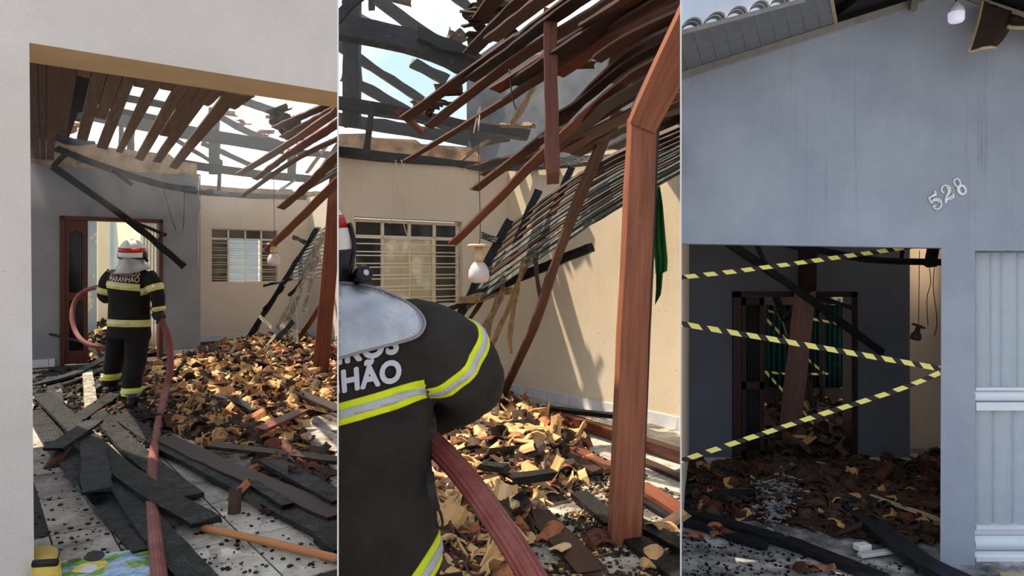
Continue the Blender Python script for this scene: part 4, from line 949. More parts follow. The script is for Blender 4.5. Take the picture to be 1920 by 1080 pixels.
for l, wd, mt in (
    ([(1105, -25, 4.2), (1000, 52, 4.8), (945, 90, 5.2), (757, 224, 6.3)], (.11, .10), m_brown), ([(1190, -25, 3.9), (1060, 55, 4.6), (945, 128, 5.2), (803, 238, 6.1)], (.11, .085), m_brown),
    ([(1260, -30, 3.7), (1120, 45, 4.3), (1010, 118, 4.8), (930, 168, 5.2)], .10, m_red), ([(1290, -28, 3.6), (1120, 72, 4.4), (1010, 148, 4.9), (900, 218, 5.5), (758, 303, 6.2)], (.11, .045), m_brown),
    ([(1295, 0, 3.65), (1150, 72, 4.3), (1050, 140, 4.7)], .085, m_red), ([(1295, 38, 3.6), (1200, 88, 4.1), (1130, 146, 4.4), (1040, 240, 4.9), (950, 310, 5.3), (888, 357, 5.6)], (.09, .075), m_brown),
    ([(1295, 82, 3.7), (1190, 140, 4.2), (1100, 215, 4.5), (1000, 305, 4.9), (940, 368, 5.2), (848, 458, 5.6)], (.09, .07), m_red), ([(1295, 112, 3.9), (1160, 185, 4.3), (1060, 262, 4.8), (985, 318, 5.2)], .10, m_darkbrown),
    ([(1295, 150, 4.1), (1150, 230, 4.6), (1010, 290, 5.3)], .10, m_brown), ([(1295, 185, 4.3), (1150, 250, 4.9), (980, 300, 5.9), (905, 328, 6.5)], .085, m_darkbrown), ([(1270, 205, 4.7), (1060, 268, 5.5), (880, 314, 6.8)], .07, m_brown), ([(1160, 170, 4.35), (1095, 225, 4.6), (1020, 262, 5.0)], .10, m_red),
    ([(1295, 60, 3.75), (1180, 118, 4.2), (1090, 190, 4.6), (1040, 220, 4.8)], .07, m_darkbrown), ([(1295, 200, 4.2), (1190, 232, 4.7), (1080, 290, 5.4)], .10, m_brown), ([(1295, 170, 4.05), (1160, 225, 4.6), (1060, 285, 5.1)], .09, m_red), ([(1295, 130, 4.0), (1200, 170, 4.4), (1100, 232, 4.8)], .10, m_darkbrown), ([(1295, -50, 3.6), (1160, 30, 4.1), (1060, 92, 4.5), (960, 158, 5.1)], .11, m_darkbrown), ([(1130, -30, 4.1), (1030, 40, 4.6), (950, 100, 5.1), (880, 150, 5.6)], .10, m_darkbrown), ([(1295, 18, 3.6), (1190, 65, 4.0), (1120, 110, 4.3)], .09, m_brown), ([(1060, -28, 4.5), (990, 20, 4.9), (920, 75, 5.4)], .12, m_brown),
    ([(1300, 196, 5.5), (1230, 238, 5.8), (1150, 280, 6.3)], .16, m_darkbrown), ([(1300, 160, 5.2), (1220, 205, 5.5), (1140, 255, 6.0)], .16, m_darkbrown), ([(1300, 225, 5.6), (1200, 275, 6.0), (1090, 330, 6.6)], .12, m_darkbrown),
    ([(945, -25, 5.6), (900, 35, 5.9)], .14, m_darkbrown), ([(1010, -25, 5.0), (940, 40, 5.4), (880, 100, 5.9)], .13, m_darkbrown), ([(1290, -75, 3.5), (1180, 0, 3.9), (1100, 48, 4.3)], .11, m_brown)):
    beam('plank', PT(l), wd, .018, mt, ceil2, nrm=V(.30, -.66, -.69), seg=16, wob=.014, jag=.025)
for i in range(40):
    if i < 22: u, v, Y = U(885, 965), U(2, 85), U(6.0, 6.3)
    elif i < 30: u = U(765, 850); v = 232 - (u - 765) * .55 + U(-16, 0); Y = 6.4
    else: u, v, Y = random.choice(((745, 4, 8.2), (775, 14, 8.2), (855, 72, 8.3), (885, 86, 8.3), (1060, 105, 5.5), (1085, 120, 5.3), (1100, 150, 5.2), (1078, 110, 5.4))); u += U(-8, 8); v += U(-5, 5)
    o = inst('roof_tile', random.choice(PIECES[:8]), Matrix.Translation(P(u, v, Y)) @ rotm(.35), roof2)
    o.material_slots[0].link = 'OBJECT'; o.material_slots[0].material = m_sooty if i < 24 or i > 34 else m_dk_or
mk('roof_deck', prism([V(.75, 4.2, 3.42), V(2.2, 4.2, 3.42), V(2.2, 7.2, 3.42), V(.95, 7.2, 3.42)], ZZ * .05), m_under, roof2)  # roof piece added behind the boards to keep sun off the right wall
# dangling board and the long leaning board
beam('hanging_board', PT([(1032, 22, 4.6), (1033, 180, 4.55), (1037, 336, 4.5)]), .088, .03, m_red, None, nrm=V(.1, -1, 0), seg=10, wob=.01, jag=.05, label='red-brown board hanging straight down from the ceiling with a splintered end', cat='board')
beam('leaning_board', PT([(1160, 205, 5), (1105, 325, 5.3), (1042, 490, 5.9), (1000, 615, 6.5), (938, 750, 7.4)]), .085, .03, m_brown, None, nrm=V(.3, -.9, .1), seg=16, wob=.02, label='long dark red-brown board leaning from the ceiling down to the foot of the beige wall', cat='board')
# wooden post with brace
t = empty('wooden_post', G(1170, 1016), label='orange-brown wooden post with a slanted brace standing on the sooty floor tiles', cat='post')
beam('shaft', [G(1170, 1017), P(1186, 620, 3.84), P(1204, 222, 3.84)], (.165, .142), .10, m_post, t, nrm=V(.12, -1, 0), seg=10, wob=.006)
beam('brace', PT([(1203, 236, 3.82), (1245, 150, 3.7), (1310, 22, 3.5)]), (.15, .19), .10, m_post, t, nrm=V(.12, -1, 0), seg=8, wob=.004)
beam('edge_strip', PT([(1188, 208, 3.84), (1235, 110, 3.74), (1290, -8, 3.6)]), .022, .12, m_darkbrown, t, nrm=V(.12, -1, 0), seg=4)
beam('side_strip', [G(1196, 1008), P(1212, 620, 3.9), P(1229, 228, 3.9)], .02, .10, m_darkbrown, t, nrm=V(.12, -1, 0), seg=6, wob=.006)
# fallen slatted frame against the right wall
t = empty('fallen_roof_frame', P(935, 680, 7.2), label='fallen smoke-grey slatted roof frame sloping down the beige wall behind the dangling lamp', cat='roof frame')
for i in range(10):
    beam('slat', PT([(1295, 226 + 9 * i + U(-2, 2), 5.1), (1110, 312 + 11.4 * i + U(-2, 2), 6.0), (962 - 9.6 * i, 420 + 17.4 * i, 7.3)]), U(.035, .052), .015, (m_darkbrown if i < 4 or i == 6 else m_fine), t, nrm=V(-.3, -.75, .6), seg=8, wob=.014)
for l, wd, mt in (
    ([(956, 415, 7.35), (862, 592, 7.45)], .095, m_char2), ([(1007, 360, 7), (978, 433, 7), (955, 500, 7)], .07, m_char2), ([(968, 462, 7), (932, 572, 7), (905, 616, 7)], .055, m_ash2), ([(1073, 312, 6.6), (1046, 375, 6.6)], .065, m_char2), ([(1046, 372, 6.55), (1006, 476, 6.6)], .06, m_ash2),
    ([(981, 487, 6.6), (957, 618, 6.7), (959, 662, 6.7)], .042, m_ash2), ([(998, 468, 6.7), (960, 560, 6.8), (916, 665, 6.9)], .045, m_ash2), ([(1002, 478, 6.5), (1015, 570, 6.5)], .04, m_darkbrown), ([(934, 552, 7), (906, 655, 7)], .045, m_ash2),
    ([(1108, 464, 6.3), (1008, 506, 6.8), (890, 556, 7.2)], .085, m_char), ([(1290, 308, 5.3), (1171, 377, 5.9), (1082, 432, 6.3), (1000, 482, 6.7)], .062, m_char), ([(905, 441, 7.2), (936, 452, 7.1)], .06, m_char), ([(835, 583, 7.3), (900, 556, 7.2)], .05, m_char), ([(905, 560, 7.3), (880, 600, 7.35)], .04, m_darkbrown),
    ([(862, 565, 7.25), (960, 545, 7.0)], .07, m_ash2)):
    beam('rafter', PT(l), wd, wd * .7, mt, t, seg=12, wob=.025, jag=.03)
fb = lambda *a, **k: fboard(*a, **k)
fb([(884, 752), (862, 790), (843, 828)], .35, .08, .07, .05, m_ash2, "burnt stick leaning out of the tile heap below the firefighter's elbow", 'burnt_stick', 'stick', wob=.03)
fb([(926, 752), (933, 785), (941, 812)], .35, .05, .07, .05, m_ash, 'short ash-grey burnt stick standing at the back of the tile heap', 'burnt_stick', 'stick', wob=.03)
pendant('pendant_lamp', P(898, 470, 5.4), 1.38, M('pale_smoked_bulb', .15, spec=.6).col((214, 198, 196)).m, m_ceramic, 'dangling bulb with pale smoked glass before the fallen slatted frame', P(896, 222, 5.4), 26)
# green cloth on the wall
bm = bmesh.new(); rows = []
L_ = [(1227, 344, 1238, 350), (1225, 380, 1243, 385), (1223, 420, 1246, 420), (1224, 455, 1249, 455), (1228, 490, 1252, 488), (1229, 512, 1251, 508), (1230, 514, 1243, 512), (1230, 540, 1241, 540), (1228, 572, 1239, 553)]
for a, b, c_, d_ in L_:
    rows.append([bm.verts.new(P(a + (c_ - a) * j / 8, b + (d_ - b) * j / 8, 6.45 + .03 * math.sin(j * 1.9 + b * .01))) for j in range(9)])
fs = [bm.faces.new((rows[i][j], rows[i][j + 1], rows[i + 1][j + 1], rows[i + 1][j])) for i in range(8) for j in range(8)]
bmesh.ops.solidify(bm, geom=fs, thickness=.006)
mk('green_cloth', bm, m_green, smooth=True, label='green cloth hanging on the beige wall just right of the post', cat='cloth')
for l, mt, lb in (([(742, 300, 7.3), (745, 350, 7.3), (757, 378, 7.3), (757, 420, 7.3), (768, 455, 7.2), (762, 480, 7.2)], m_wire, 'long pale wire hanging over the barred window'), ([(752, 300, 7.4), (768, 345, 7.4), (756, 375, 7.3), (730, 420, 7.2)], m_wire, 'forked pale wire hanging beside the long one above the window'), ([(872, 315, 7.6), (876, 345, 7.6)], m_wire, 'short wire end at the top of the beige wall left of the broken board'), ([(897, 205, 5.5), (888, 250, 5.5), (900, 200, 5.5), (897, 245, 5.4)], m_wire, 'looped pale wire hanging from the broken ceiling boards'), ([(955, 130, 5), (960, 180, 5), (968, 205, 5)], m_wiredark, 'thin dark wire hanging between the brown ceiling boards')):
    mk('loose_wire', tube_bm(PT(l), .005, 16, 5), mt, label=lb, cat='wire')
# floor: red beam, boards, tiles
t = fb([(948, 752), (1110, 800), (1300, 862)], .05, .05, .10, .09, m_red, 'red-brown beam lying along the foot of the right-hand wall', 'fallen_beam', 'beam', wob=.004)
for a in (
    ([(1000, 762), (1080, 772), (1160, 780)], .10, .12, .10, .04, m_char, 'black charred plank between the red-brown beam and the wall'), ([(945, 772), (1015, 803), (1150, 884)], .20, .06, .11, .03, m_red, 'sunlit reddish board running along the right side of the tile heap'),
    ([(1196, 908), (1300, 972)], .04, .04, .13, .03, m_red, 'orange-red board lying on the floor right of the post'), ([(1000, 955), (1110, 1074)], .02, .02, .16, .025, m_darkbrown, 'ash-covered dark board lying left of the post foot'),
    ([(1188, 1012), (1300, 1098)], .03, .03, .13, .03, m_char, 'charred board right of the post foot, nearest the camera'), ([(1198, 982), (1300, 1036)], .04, .04, .11, .03, m_char, 'charred board behind the nearest one, right of the post'), ([(1085, 925), (1150, 980)], .04, .03, .12, .03, m_char, 'charred board ending behind the post foot'),
    ([(958, 898), (1034, 890)], .16, .16, .10, .05, m_char, 'black charred block lying on the front of the tile heap'), ([(905, 872), (948, 878)], .22, .22, .09, .04, m_char, 'small black charred block in the middle of the tile heap'), ([(1060, 850), (1120, 885)], .10, .07, .10, .03, m_darkbrown, 'dark board between the tile heap and the reddish board'), ([(1200, 862), (1300, 905)], .02, .02, .09, .025, m_darkbrown, 'dark thin board on the striped sunlit floor'), ([(1205, 935), (1300, 990)], .02, .02, .10, .02, m_char, 'charred thin board lying in the shadow beyond the orange-red board')): fb(*a)
hp2 = [(700, 760), (870, 738), (945, 746), (1010, 770), (1090, 825), (1120, 860), (1090, 905), (1030, 930), (1000, 955), (985, 1000), (945, 1060), (960, 1130), (640, 1130), (640, 800)]
h2, s2_ = heap(hp2, 0, .24, .55, m_heap1, label='ash and clay crumbs under the sunlit tile heap')
def s2():
    while True:
        u, v = s2_()
        if u > 775 and v < 1105: return u, v
chips(s2, h2, 0, 2400, [m_tan, m_sooty, m_dk_or], (6, 4, 1), 'tile_chips', 'fine tile chips covering the sunlit heap by the post', (.008, .035))
scatter_stuff(s2, h2, 0, 800, [m_tan, m_orange, m_sooty, m_dk_or], (6, 1.2, 4, 1), 'tile_rubble', 'sunlit heap of small broken tile bits behind the close firefighter', size=(.06, .2))
Z2 = (("below the firefighter's elbow", lambda u, v: v < 820 and u < 900), ('at the top of the heap', lambda u, v: v < 800), ('along the reddish board', lambda u, v: u > 1030 and v < 880), ('nearest the post foot', lambda u, v: u > 1000), ('between hose and suit', lambda u, v: (v - 810) > 1.25 * (u - 800)), ('right along the hose', lambda u, v: (v - 810) > 1.25 * (u - 800) - 110), ('at the front by the dark board', lambda u, v: v > 950), ('right of the middle', lambda u, v: u > 950), ('in the middle', lambda u, v: True))
def s2b():
    while True:
        u, v = s2_()
        if u < 790: return u, v
scatter_stuff(s2b, h2, 0, 500, [m_tan, m_orange, m_sooty, m_dk_or], (6, 1.2, 4, 1), 'tile_rubble', 'part of the sunlit tile heap hidden behind the close firefighter', size=(.06, .24))
for i in range(118):
    u, v = s2()
    mt, kk = random.choices(((m_tan, 'tan'), (m_sooty, 'blackened'), (m_orange, 'terracotta')), (6, 3.4, 1.2))[0]
    me = random.choice(PIECES[:12]); lb = zone_label(kk, me, u, v, Z2, 'on the sunlit heap')
    place_piece(u, v, 0, h2, mt, me, tilt=.45, label=lb, group=lb)
for u, v, mt, lb in ((1052, 1042, m_tan, 'tan tile shard lying alone left of the post foot'), (1030, 1010, m_orange, 'orange tile shard on the ash left of the post foot'), (1125, 1022, m_dk_or, 'brick-red tile shard touching the left edge of the post foot'), (1225, 1060, m_tan, 'pale tile shard on the charred boards right of the post'), (1240, 1000, m_tan, 'small tan tile shard beyond the post on the boards'), (1262, 985, m_sooty, 'dark tile shard at the right edge beyond the post')):
    p = G(u, v); p.z = .03; o = inst('broken_roof_tile', PIECES[8 + u % 8], Matrix.Translation(p) @ Matrix.Rotation(u, 4, 'Z') @ Matrix.Rotation(.2, 4, 'X'), cat='roof tile', label=lb); o.material_slots[0].link = 'OBJECT'; o.material_slots[0].material = mt
crumbs([(990, 960), (1120, 930), (1290, 900), (1290, 1080), (960, 1080)], 0, 420, m_sooty, 'ash_crumbs', 'ash and tile crumbs around the post foot', (.003, .011))
def s_post():
    while True:
        u, v = U(960, 1285), U(800, 1090)
        if inpoly(u, v, [(1000, 930), (1100, 840), (1150, 870), (1290, 930), (1290, 1090), (960, 1090)]) and noise.noise(V(u * .012, v * .025, 4)) > -.12: return u, v
chips(s_post, lambda x, y: 0, 0, 2600, [m_sooty, m_char, m_tan, m_heap1], (5, 4, 2, 4), 'ash_chips', 'ash, soot and tile chips strewn around the post foot', (.004, .02), .012)
# hose close to the camera
mk('fire_hose', tube_bm([P(700, 780, 2.32), P(760, 792, 2.2), P(812, 832, 2.05), P(866, 888, 1.95), P(925, 968, 1.82), P(985, 1060, 1.7), P(1040, 1170, 1.6), P(1120, 1400, 1.55), G(1230, 1640, .05), P(1450, 1800, 1.5)][:9], .0345, 44, 20), m_hose, label="thick red-brown ribbed hose running from under the close firefighter's arm", cat='hose')

# ---- firefighter close up, cut off by the dividing board on his left
YC = 1.95; a_ = math.radians(16); RV, FV = V(math.cos(a_), math.sin(a_), 0), V(-math.sin(a_), math.cos(a_), 0)
def rg(u, v, rx, ry, dy=0): return (P(u, v, YC + dy), RV * rx, FV * ry)
tor = loft([rg(600, 530, .08, .085), rg(602, 543, .11, .10), rg(604, 555, .17, .13), rg(606, 572, .22, .15), rg(608, 600, .26, .17), rg(610, 640, .285, .185), rg(612, 700, .298, .19), rg(613, 760, .298, .19), rg(614, 820, .292, .185), rg(615, 880, .292, .19), rg(617, 960, .302, .195), rg(620, 1050, .312, .20), rg(621, 1090, .315, .205), rg(621, 1100, .25, .16)], sides=36)
arm = tube_bm(PT([(735, 634, 1.97), (785, 640, 1.97), (835, 664, 1.97), (872, 697, 2.02), (884, 716, 2.12), (868, 740, 2.26), (825, 768, 2.36), (775, 785, 2.36)]), [.112, .120, .118, .112, .104, .095, .085, .075], 20, 22)
lgs = [tube_bm([P(560, 1080, 1.97), P(555, 1260, 2.0), G(552, 1460, .1) * 0 + P(552, 1420, 2.0)], [.14, .10], 8, 16), tube_bm([P(685, 1080, 1.97), P(695, 1260, 2.02), P(700, 1420, 2.05)], [.14, .10], 8, 16)]
hdm = loft([rg(590, 540, .075, .08), rg(584, 520, .07, .075), rg(578, 505, .085, .1), rg(572, 475, .09, .11), rg(572, 440, .07, .09), rg(572, 425, .02, .03)], sides=16)
b2 = remesh(joined([tor, arm, hdm] + lgs), .013, 3)
for v in b2.verts:
    q = v.co; fold = noise.noise(V(q.x * 6 + q.z * 3, q.y * 5, q.z * 4)) * .012 + noise.noise(q * 14) * .004
    if q.x > P(740, 0, YC).x and q.z > P(0, 790, YC).z: fold += .007 * math.sin((q.x * .7 + q.z) * 55 + 3 * noise.noise(q * 5))
    v.co += V(.3, -.6, .3) * fold
pr2 = empty('person', V(P(640, 0, YC).x, YC, 0), label='person close up in charcoal fire suit with lime bands and silver cape, seen from behind', cat='person')
b2.normal_update(); src2 = b2.copy(); tree2 = BVHTree.FromBMesh(src2)
bo = mk('body', b2, [m_suit, m_skin], pr2, smooth=True)
for f in bo.data.polygons:
    if f.center.z + bo.location.z > EYE + (500 - 532) * YC / F: f.material_index = 1
sx = lambda u: P(u, 0, YC).x
for a, b_, up, keep in ((P(720, 735, 1.8), P(720, 777, 1.8), V(-.21, 0, 1).normalized(), lambda p: p.x < sx(803)), (P(880, 664, 1.89), P(902, 686, 1.90), V(-.56, -.52, .62).normalized(), lambda p: p.x > sx(806) and p.z > P(0, 760, 2).z), (P(800, 1030, 1.95), P(830, 1055, 1.95), V(-.74, 0, .62).normalized(), lambda p: p.x > sx(762) and p.z < P(0, 985, 2).z)):
    for lo, hi, mt, of in ((0, 1, m_lime, .005), (.33, .69, m_silverband, .009)):
        mk('reflective_band', band2(src2, a.lerp(b_, lo), a.lerp(b_, hi), up, keep, of), mt, pr2, smooth=True)
def let2(txt, u, v, size, cond):
    cu = bpy.data.curves.new('t', 'FONT'); cu.body = txt; cu.size = size; cu.align_x = 'RIGHT';  cu.space_character = 1.06; cu.resolution_u = 4
    o = bpy.data.objects.new('t', cu); C.objects.link(o); dg = bpy.context.evaluated_depsgraph_get()
    b = bmesh.new(); b.from_mesh(o.evaluated_get(dg).to_mesh()); bpy.data.objects.remove(o)
    bmesh.ops.triangulate(b, faces=b.faces[:]); b = bolder(b, .0036)
    for _ in range(2): bmesh.ops.subdivide_edges(b, edges=[e for e in b.edges if e.calc_length() > .02], cuts=1); bmesh.ops.triangulate(b, faces=b.faces[:])
    xs_ = [q.co.x for q in b.verts]; cond = cond / (max(xs_) - min(xs_)); org = P(u, v, 1.78); eye = V(0, 0, EYE)
    for w_ in b.verts:
        p = org + V(1, 0, .195) * (w_.co.x * cond) + V(-.06, 0, 1) * w_.co.y
        d = (p - eye).normalized(); hit = tree2.ray_cast(eye, d, 4); w_.co = (hit[0] - d * .011) if hit[0] else p
    return mk('lettering', b, m_letter, pr2)
let2('MARANHÃO', 754, 713, .0775, .405); let2('BOMBEIROS', 748, 660, .0775, .405)
# silver cape over the shoulders
bd = spline([V(*p, 0) for p in ((560, 560), (600, 532), (650, 530), (700, 538), (745, 556), (780, 578), (796, 600), (794, 618), (779, 633), (740, 645), (690, 657), (634, 673), (560, 694), (540, 630), (560, 560))], 56)[:-1]
cc = V(655, 602, 0); bm = bmesh.new(); eye = V(0, 0, EYE); rows = []; last = 1.9
for k in range(1, 11):
    f = k / 10; row = []
    for q in bd:
        p = cc.lerp(q, f); d = (P(p.x, p.y, 1) - eye).normalized(); hit = tree2.ray_cast(eye, d, 4)
        Y_ = hit[0].y if hit[0] else 1.97
        row.append([p.x, p.y, min(Y_, 1.98)])
    rows.append(row)
h0 = tree2.ray_cast(eye, (P(cc.x, cc.y, 1) - eye).normalized(), 4)[0]
for _ in range(3):
    for r in rows:
        n_ = len(r); ys = [c[2] for c in r]
        for i in range(n_): r[i][2] = (ys[i - 1] + ys[i] * 2 + ys[(i + 1) % n_]) / 4
vs = [[bm.verts.new(P(x, y, Y_ - .022 + .006 * noise.noise(V(x * .02, y * .02, 0)))) for x, y, Y_ in r] for r in rows]; vc = bm.verts.new(h0 - V(0, .022, 0)); n_ = len(bd)
fs = [bm.faces.new((vc, vs[0][i], vs[0][(i + 1) % n_])) for i in range(n_)] + [bm.faces.new((vs[k][i], vs[k + 1][i], vs[k + 1][(i + 1) % n_], vs[k][(i + 1) % n_])) for k in range(9) for i in range(n_)]
edge = [v.co.copy() for v in vs[-1]]
bmesh.ops.recalc_face_normals(bm, faces=fs)
if vc.normal.y > 0: bmesh.ops.reverse_faces(bm, faces=fs)
bmesh.ops.solidify(bm, geom=bm.faces[:], thickness=.006)
cape = mk('cape', bm, m_cape, pr2, smooth=True)
mk('cape_piping', tube_bm(edge + [edge[0]], .0035, raw=True, sides=6), plain('grey_piping', (150, 140, 146), .6), cape)
# helmet with red sticker, dark neck band, torch
hb = P(568, 458, 1.97); tl = V(.02, -.08, 1).normalized(); S_ = 1.0
mk('helmet', lathe([(.136, -.085), (.140, -.06), (.139, -.02), (.131, .03), (.116, .075), (.09, .115), (.05, .14), (0, .15)], hb, axis=tl, sides=48), m_helmet, pr2, smooth=True)
mk('helmet_stripe', lathe([(.1240, .052), (.1255, .050), (.1125, .086), (.1105, .085)], hb, axis=tl, sides=48), m_helmred, pr2, smooth=True)
mk('helmet_ridge', lathe([(.1395, -.052), (.1435, -.048), (.1450, .030), (.1395, .035)], hb - tl * .045, axis=tl, sides=48), m_black, pr2, smooth=True)
mk('neck_cloth', lathe([(.10, -.18), (.128, -.15), (.136, -.115), (.135, -.09), (.12, -.08)], hb, axis=tl, sides=40), m_cape, pr2, smooth=True)
mk('chin_strap', tube_bm([hb + V(.128, .02, .06), hb + V(.145, .0, .0), hb + V(.142, -.02, -.06), hb + V(.125, -.03, -.11)], .007, 10, 8), m_blackgloss, pr2)
tq = P(672, 520, 1.95); to = mk('helmet_torch', lathe([(0, -.05), (.019, -.048), (.020, .01), (.025, .02), (.025, .038), (.021, .041), (0, .046)], tq, axis=V(.62, -.68, .3).normalized(), sides=20), m_blackgloss, pr2, smooth=True)
mk('torch_lens', lathe([(0, .041), (.009, .043), (.008, .047), (0, .048)], tq, axis=V(.62, -.68, .3).normalized(), sides=16), m_letter, to)
mk('torch_clip', loft([(tq + V(-.02, .02, -.05), V(.03, 0, .005), V(0, .025, 0)), (tq + V(-.01, .015, -.02), V(.028, 0, .006), V(0, .02, 0))], sides=10), m_black, to)
mk('strap', beam_bm(PT([(806, 886, 1.93), (810, 920, 1.9), (818, 955, 1.9)]), .022, .006, V(0, -1, 0), 6), m_black, pr2)
mk('snap_hook', tube_bm(PT([(818, 952, 1.9), (826, 962, 1.9), (830, 984, 1.9), (823, 990, 1.9), (817, 975, 1.9), (816, 955, 1.9)]), .004, 18, 8), m_blackgloss, pr2)
glove(P(772, 795, 2.2), P(760, 792, 2.2) - P(812, 832, 2.05), V(.3, .9, .3), 1.1, m_glove, pr2, r=.036, wrist=P(785, 782, 2.32))
boot(P(700, 1470, 2.25), P(700, 1488, 1.98), P(700, 1415, 2.06)); 

# ================================================================== BAY 3: the street front with house number 528, taped off
BAY = 3
F3 = -.78; YF = 5.34
def G3(u, v, dz=0): return G(u, v, F3 + dz)
kk3 = (SEAM2 - 960) / F
mk('floor', prism([V(kk3 * 1, 1, F3), V(7, 1, F3), V(7, 12.5, F3), V(kk3 * 12.5, 12.5, F3)], V(0, 0, -.018)), m_ground3, kind='structure')
bm = bmesh.new()
ap = [(1250, 145), (1775, -18), (1990, 52), (1990, 470), (1828, 470), (1828, 1061), (1763, 1061), (1765, 465), (1250, 456)]
prism([P(u, v, YF) for u, v in ap], V(.187, .3, 0), bm)
bmesh.ops.triangulate(bm, faces=[f for f in bm.faces if len(f.verts) > 4])
prism([P(u, v, YF + .12) for u, v in ((1828, 470), (1990, 470), (1990, 480), (1828, 480))], V(0, .18, 0), bm)
mk('wall_front', bm, m_facade3, kind='structure')
# rooms behind
bm = bmesh.new(); prism([P(1277, 1100, YF + .3), P(1292, 900, 8.08), P(1292, 60, 8.08), P(1277, 100, YF + .3)], V(-.1, 0, 0), bm); prism([P(1279, 900, 8.0), P(1279, 800, 11.4), P(1279, 150, 11.4), P(1279, 60, 8.0)], V(-.05, 0, 0), bm); mk('wall_side_left', bm, m_beige3, kind='structure')
YD = 8.08
def X3(u, Y): return (u - 960) / F * Y
def fbox(bm, u0, u1, v0, v1, Y, t, z0=None):
    a, b = P(u0, v0, Y), P(u1, v1, Y)
    if z0 is not None: b.z = z0
    return prism([V(a.x, Y, a.z), V(b.x, Y, a.z), V(b.x, Y, b.z), V(a.x, Y, b.z)], V(0, t, 0), bm)
bm = bmesh.new()
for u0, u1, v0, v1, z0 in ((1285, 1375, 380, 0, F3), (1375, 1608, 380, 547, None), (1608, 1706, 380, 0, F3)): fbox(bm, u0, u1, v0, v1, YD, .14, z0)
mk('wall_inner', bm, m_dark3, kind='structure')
bm = bmesh.new(); fbox(bm, 1690, 1800, 380, 0, 8.75, .12, F3); mk('wall_taupe', bm, m_beige3, kind='structure')
bm = bmesh.new(); prism([V(X3(1770, 5.64), 5.64, F3), V(X3(1770, 5.64) + .12, 5.64, F3), V(X3(1790, 8.75), 8.75, F3), V(X3(1770, 8.75), 8.75, F3)], ZZ * 4.4, bm); mk('wall_side_right', bm, m_beige3, kind='structure')
for nm, us in (('baseboard_left', (1292, 1318, 1345, 1371)), ('baseboard_right', (1609, 1636, 1664, 1706))):
    r = empty(nm, P(us[0], 870, YD), kind='structure')
    for a, b in zip(us, us[1:]): bm = bmesh.new(); fbox(bm, a + .4, b - .4, 858, 0, YD - .015, .014, F3); mk('tile', bm, m_skirt, r)
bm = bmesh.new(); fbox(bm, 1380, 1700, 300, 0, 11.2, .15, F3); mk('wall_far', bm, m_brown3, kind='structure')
bm = bmesh.new(); fbox(bm, 1576, 1604, 560, 728, 11.0, .12); mk('wall_pier', bm, plaster('peeling_pale_plaster', (168, 158, 150), (196, 184, 174), 3, 40, .3, soot=((60, 52, 48), 5, .55, .8)), kind='structure')
bm = bmesh.new(); fbox(bm, 1562, 1612, 545, 582, 11.1, .08); mk('wall_lintel', bm, m_beige3, kind='structure')
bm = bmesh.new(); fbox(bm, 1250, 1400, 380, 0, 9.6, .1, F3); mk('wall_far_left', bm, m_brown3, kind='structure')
mk('curtain', drape(P(1436, 700, 10.9), P(1520, 700, 10.9), -.2, 1.1, V(0, -1, 0), 8, .03), m_greencurtain, smooth=True, label='dark green curtain left of the leaning post in the back room', cat='curtain')
mk('curtain', drape(P(1524, 700, 10.9), P(1580, 700, 10.9), -.2, 1.1, V(0, -1, 0), 6, .03), m_greencurtain, smooth=True, label='dark green curtain right of the leaning post, beside the pale pier', cat='curtain')
for c_ in [o for o in C.objects if o.name.startswith('curtain') and 'green' in o.get('label', '')]: c_.location.z = P(0, 727, 10.9).z
d3 = empty('door_3', P(1375, 870, YD), kind='structure')
for nm, u0, u1, v0, v1, z0 in (('jamb', 1375, 1390, 547, 0, F3), ('jamb', 1597, 1608, 547, 0, F3), ('frame_head', 1375, 1608, 547, 557, None)): bm = bmesh.new(); fbox(bm, u0, u1, v0, v1, YD - .04, .22, z0); mk(nm, bm, m_doordark, d3)
bm = bmesh.new()
for u0, u1, v0, v1 in ((1391, 1399, 558, 866), (1424, 1433, 558, 866), (1391, 1433, 558, 572), (1391, 1433, 716, 730), (1391, 1433, 845, 866)): fbox(bm, u0, u1, v0, v1, YD, .05)
lf = mk('door_leaf', bm, m_doordark, d3)
for v0, v1 in ((572, 716), (730, 845)):
    bm = bmesh.new(); fbox(bm, 1399, 1424, v0, v1, YD + .03, .012); mk('pane', bm, m_darkglass, lf)
    for i in range(5): mk('bar', tube_bm([P(1402 + i * 5, v0, YD + .015), P(1402 + i * 5, v1, YD + .015)], .006, 1, 5), m_black, lf)
bm = bmesh.new(); fbox(bm, 1540, 1547, 557, 800, 10.6, .06); mk('burnt_post', bm, m_char, label='thin burnt upright post in the back room before the right curtain', cat='post')
# roof: eaves soffit boards, trim, scorched underside, tile ends
rf = empty('roof', P(1500, 60, 5), kind='structure')
tv = lambda u: 137 + (u - 1277) * (0 - 137) / (1715 - 1277); nv = lambda u: 62 + (u - 1277) * (-62) / (1512 - 1277)
def near(u, tu):
    Z = P(tu, tv(tu), YF).z; v = nv(u); Y = (Z - EYE) * F / (500 - v); return P(u, v, Y)
us = [1262 + 27.7 * i for i in range(12)]
for a, b in zip(us, us[1:]):
    sh = lambda u: u - (20 - (u - 1277) * .036)
    q = [P(a, tv(a), YF), P(b - .7, tv(b), YF), near(sh(b) - .7, b), near(sh(a), a)]
    mk('soffit_board', prism(q, ZZ * .012), m_soffit3, rf)
tr = []
for u in (1250, 1715): tr.append(P(u, tv(u) + 4, YF - .02))
mk('trim_1', beam_bm(tr, .052, .035, V(0, -1, -.25), 4), m_trim3, kind='structure')
mk('trim_2', beam_bm(PT([(1715, 3, YF - .02), (1775, -16, YF - .02), (1830, 0, YF - .02), (1990, 54, YF - .02)]), .045, .03, V(0, -1, -.2), 9), m_trim3, kind='structure')
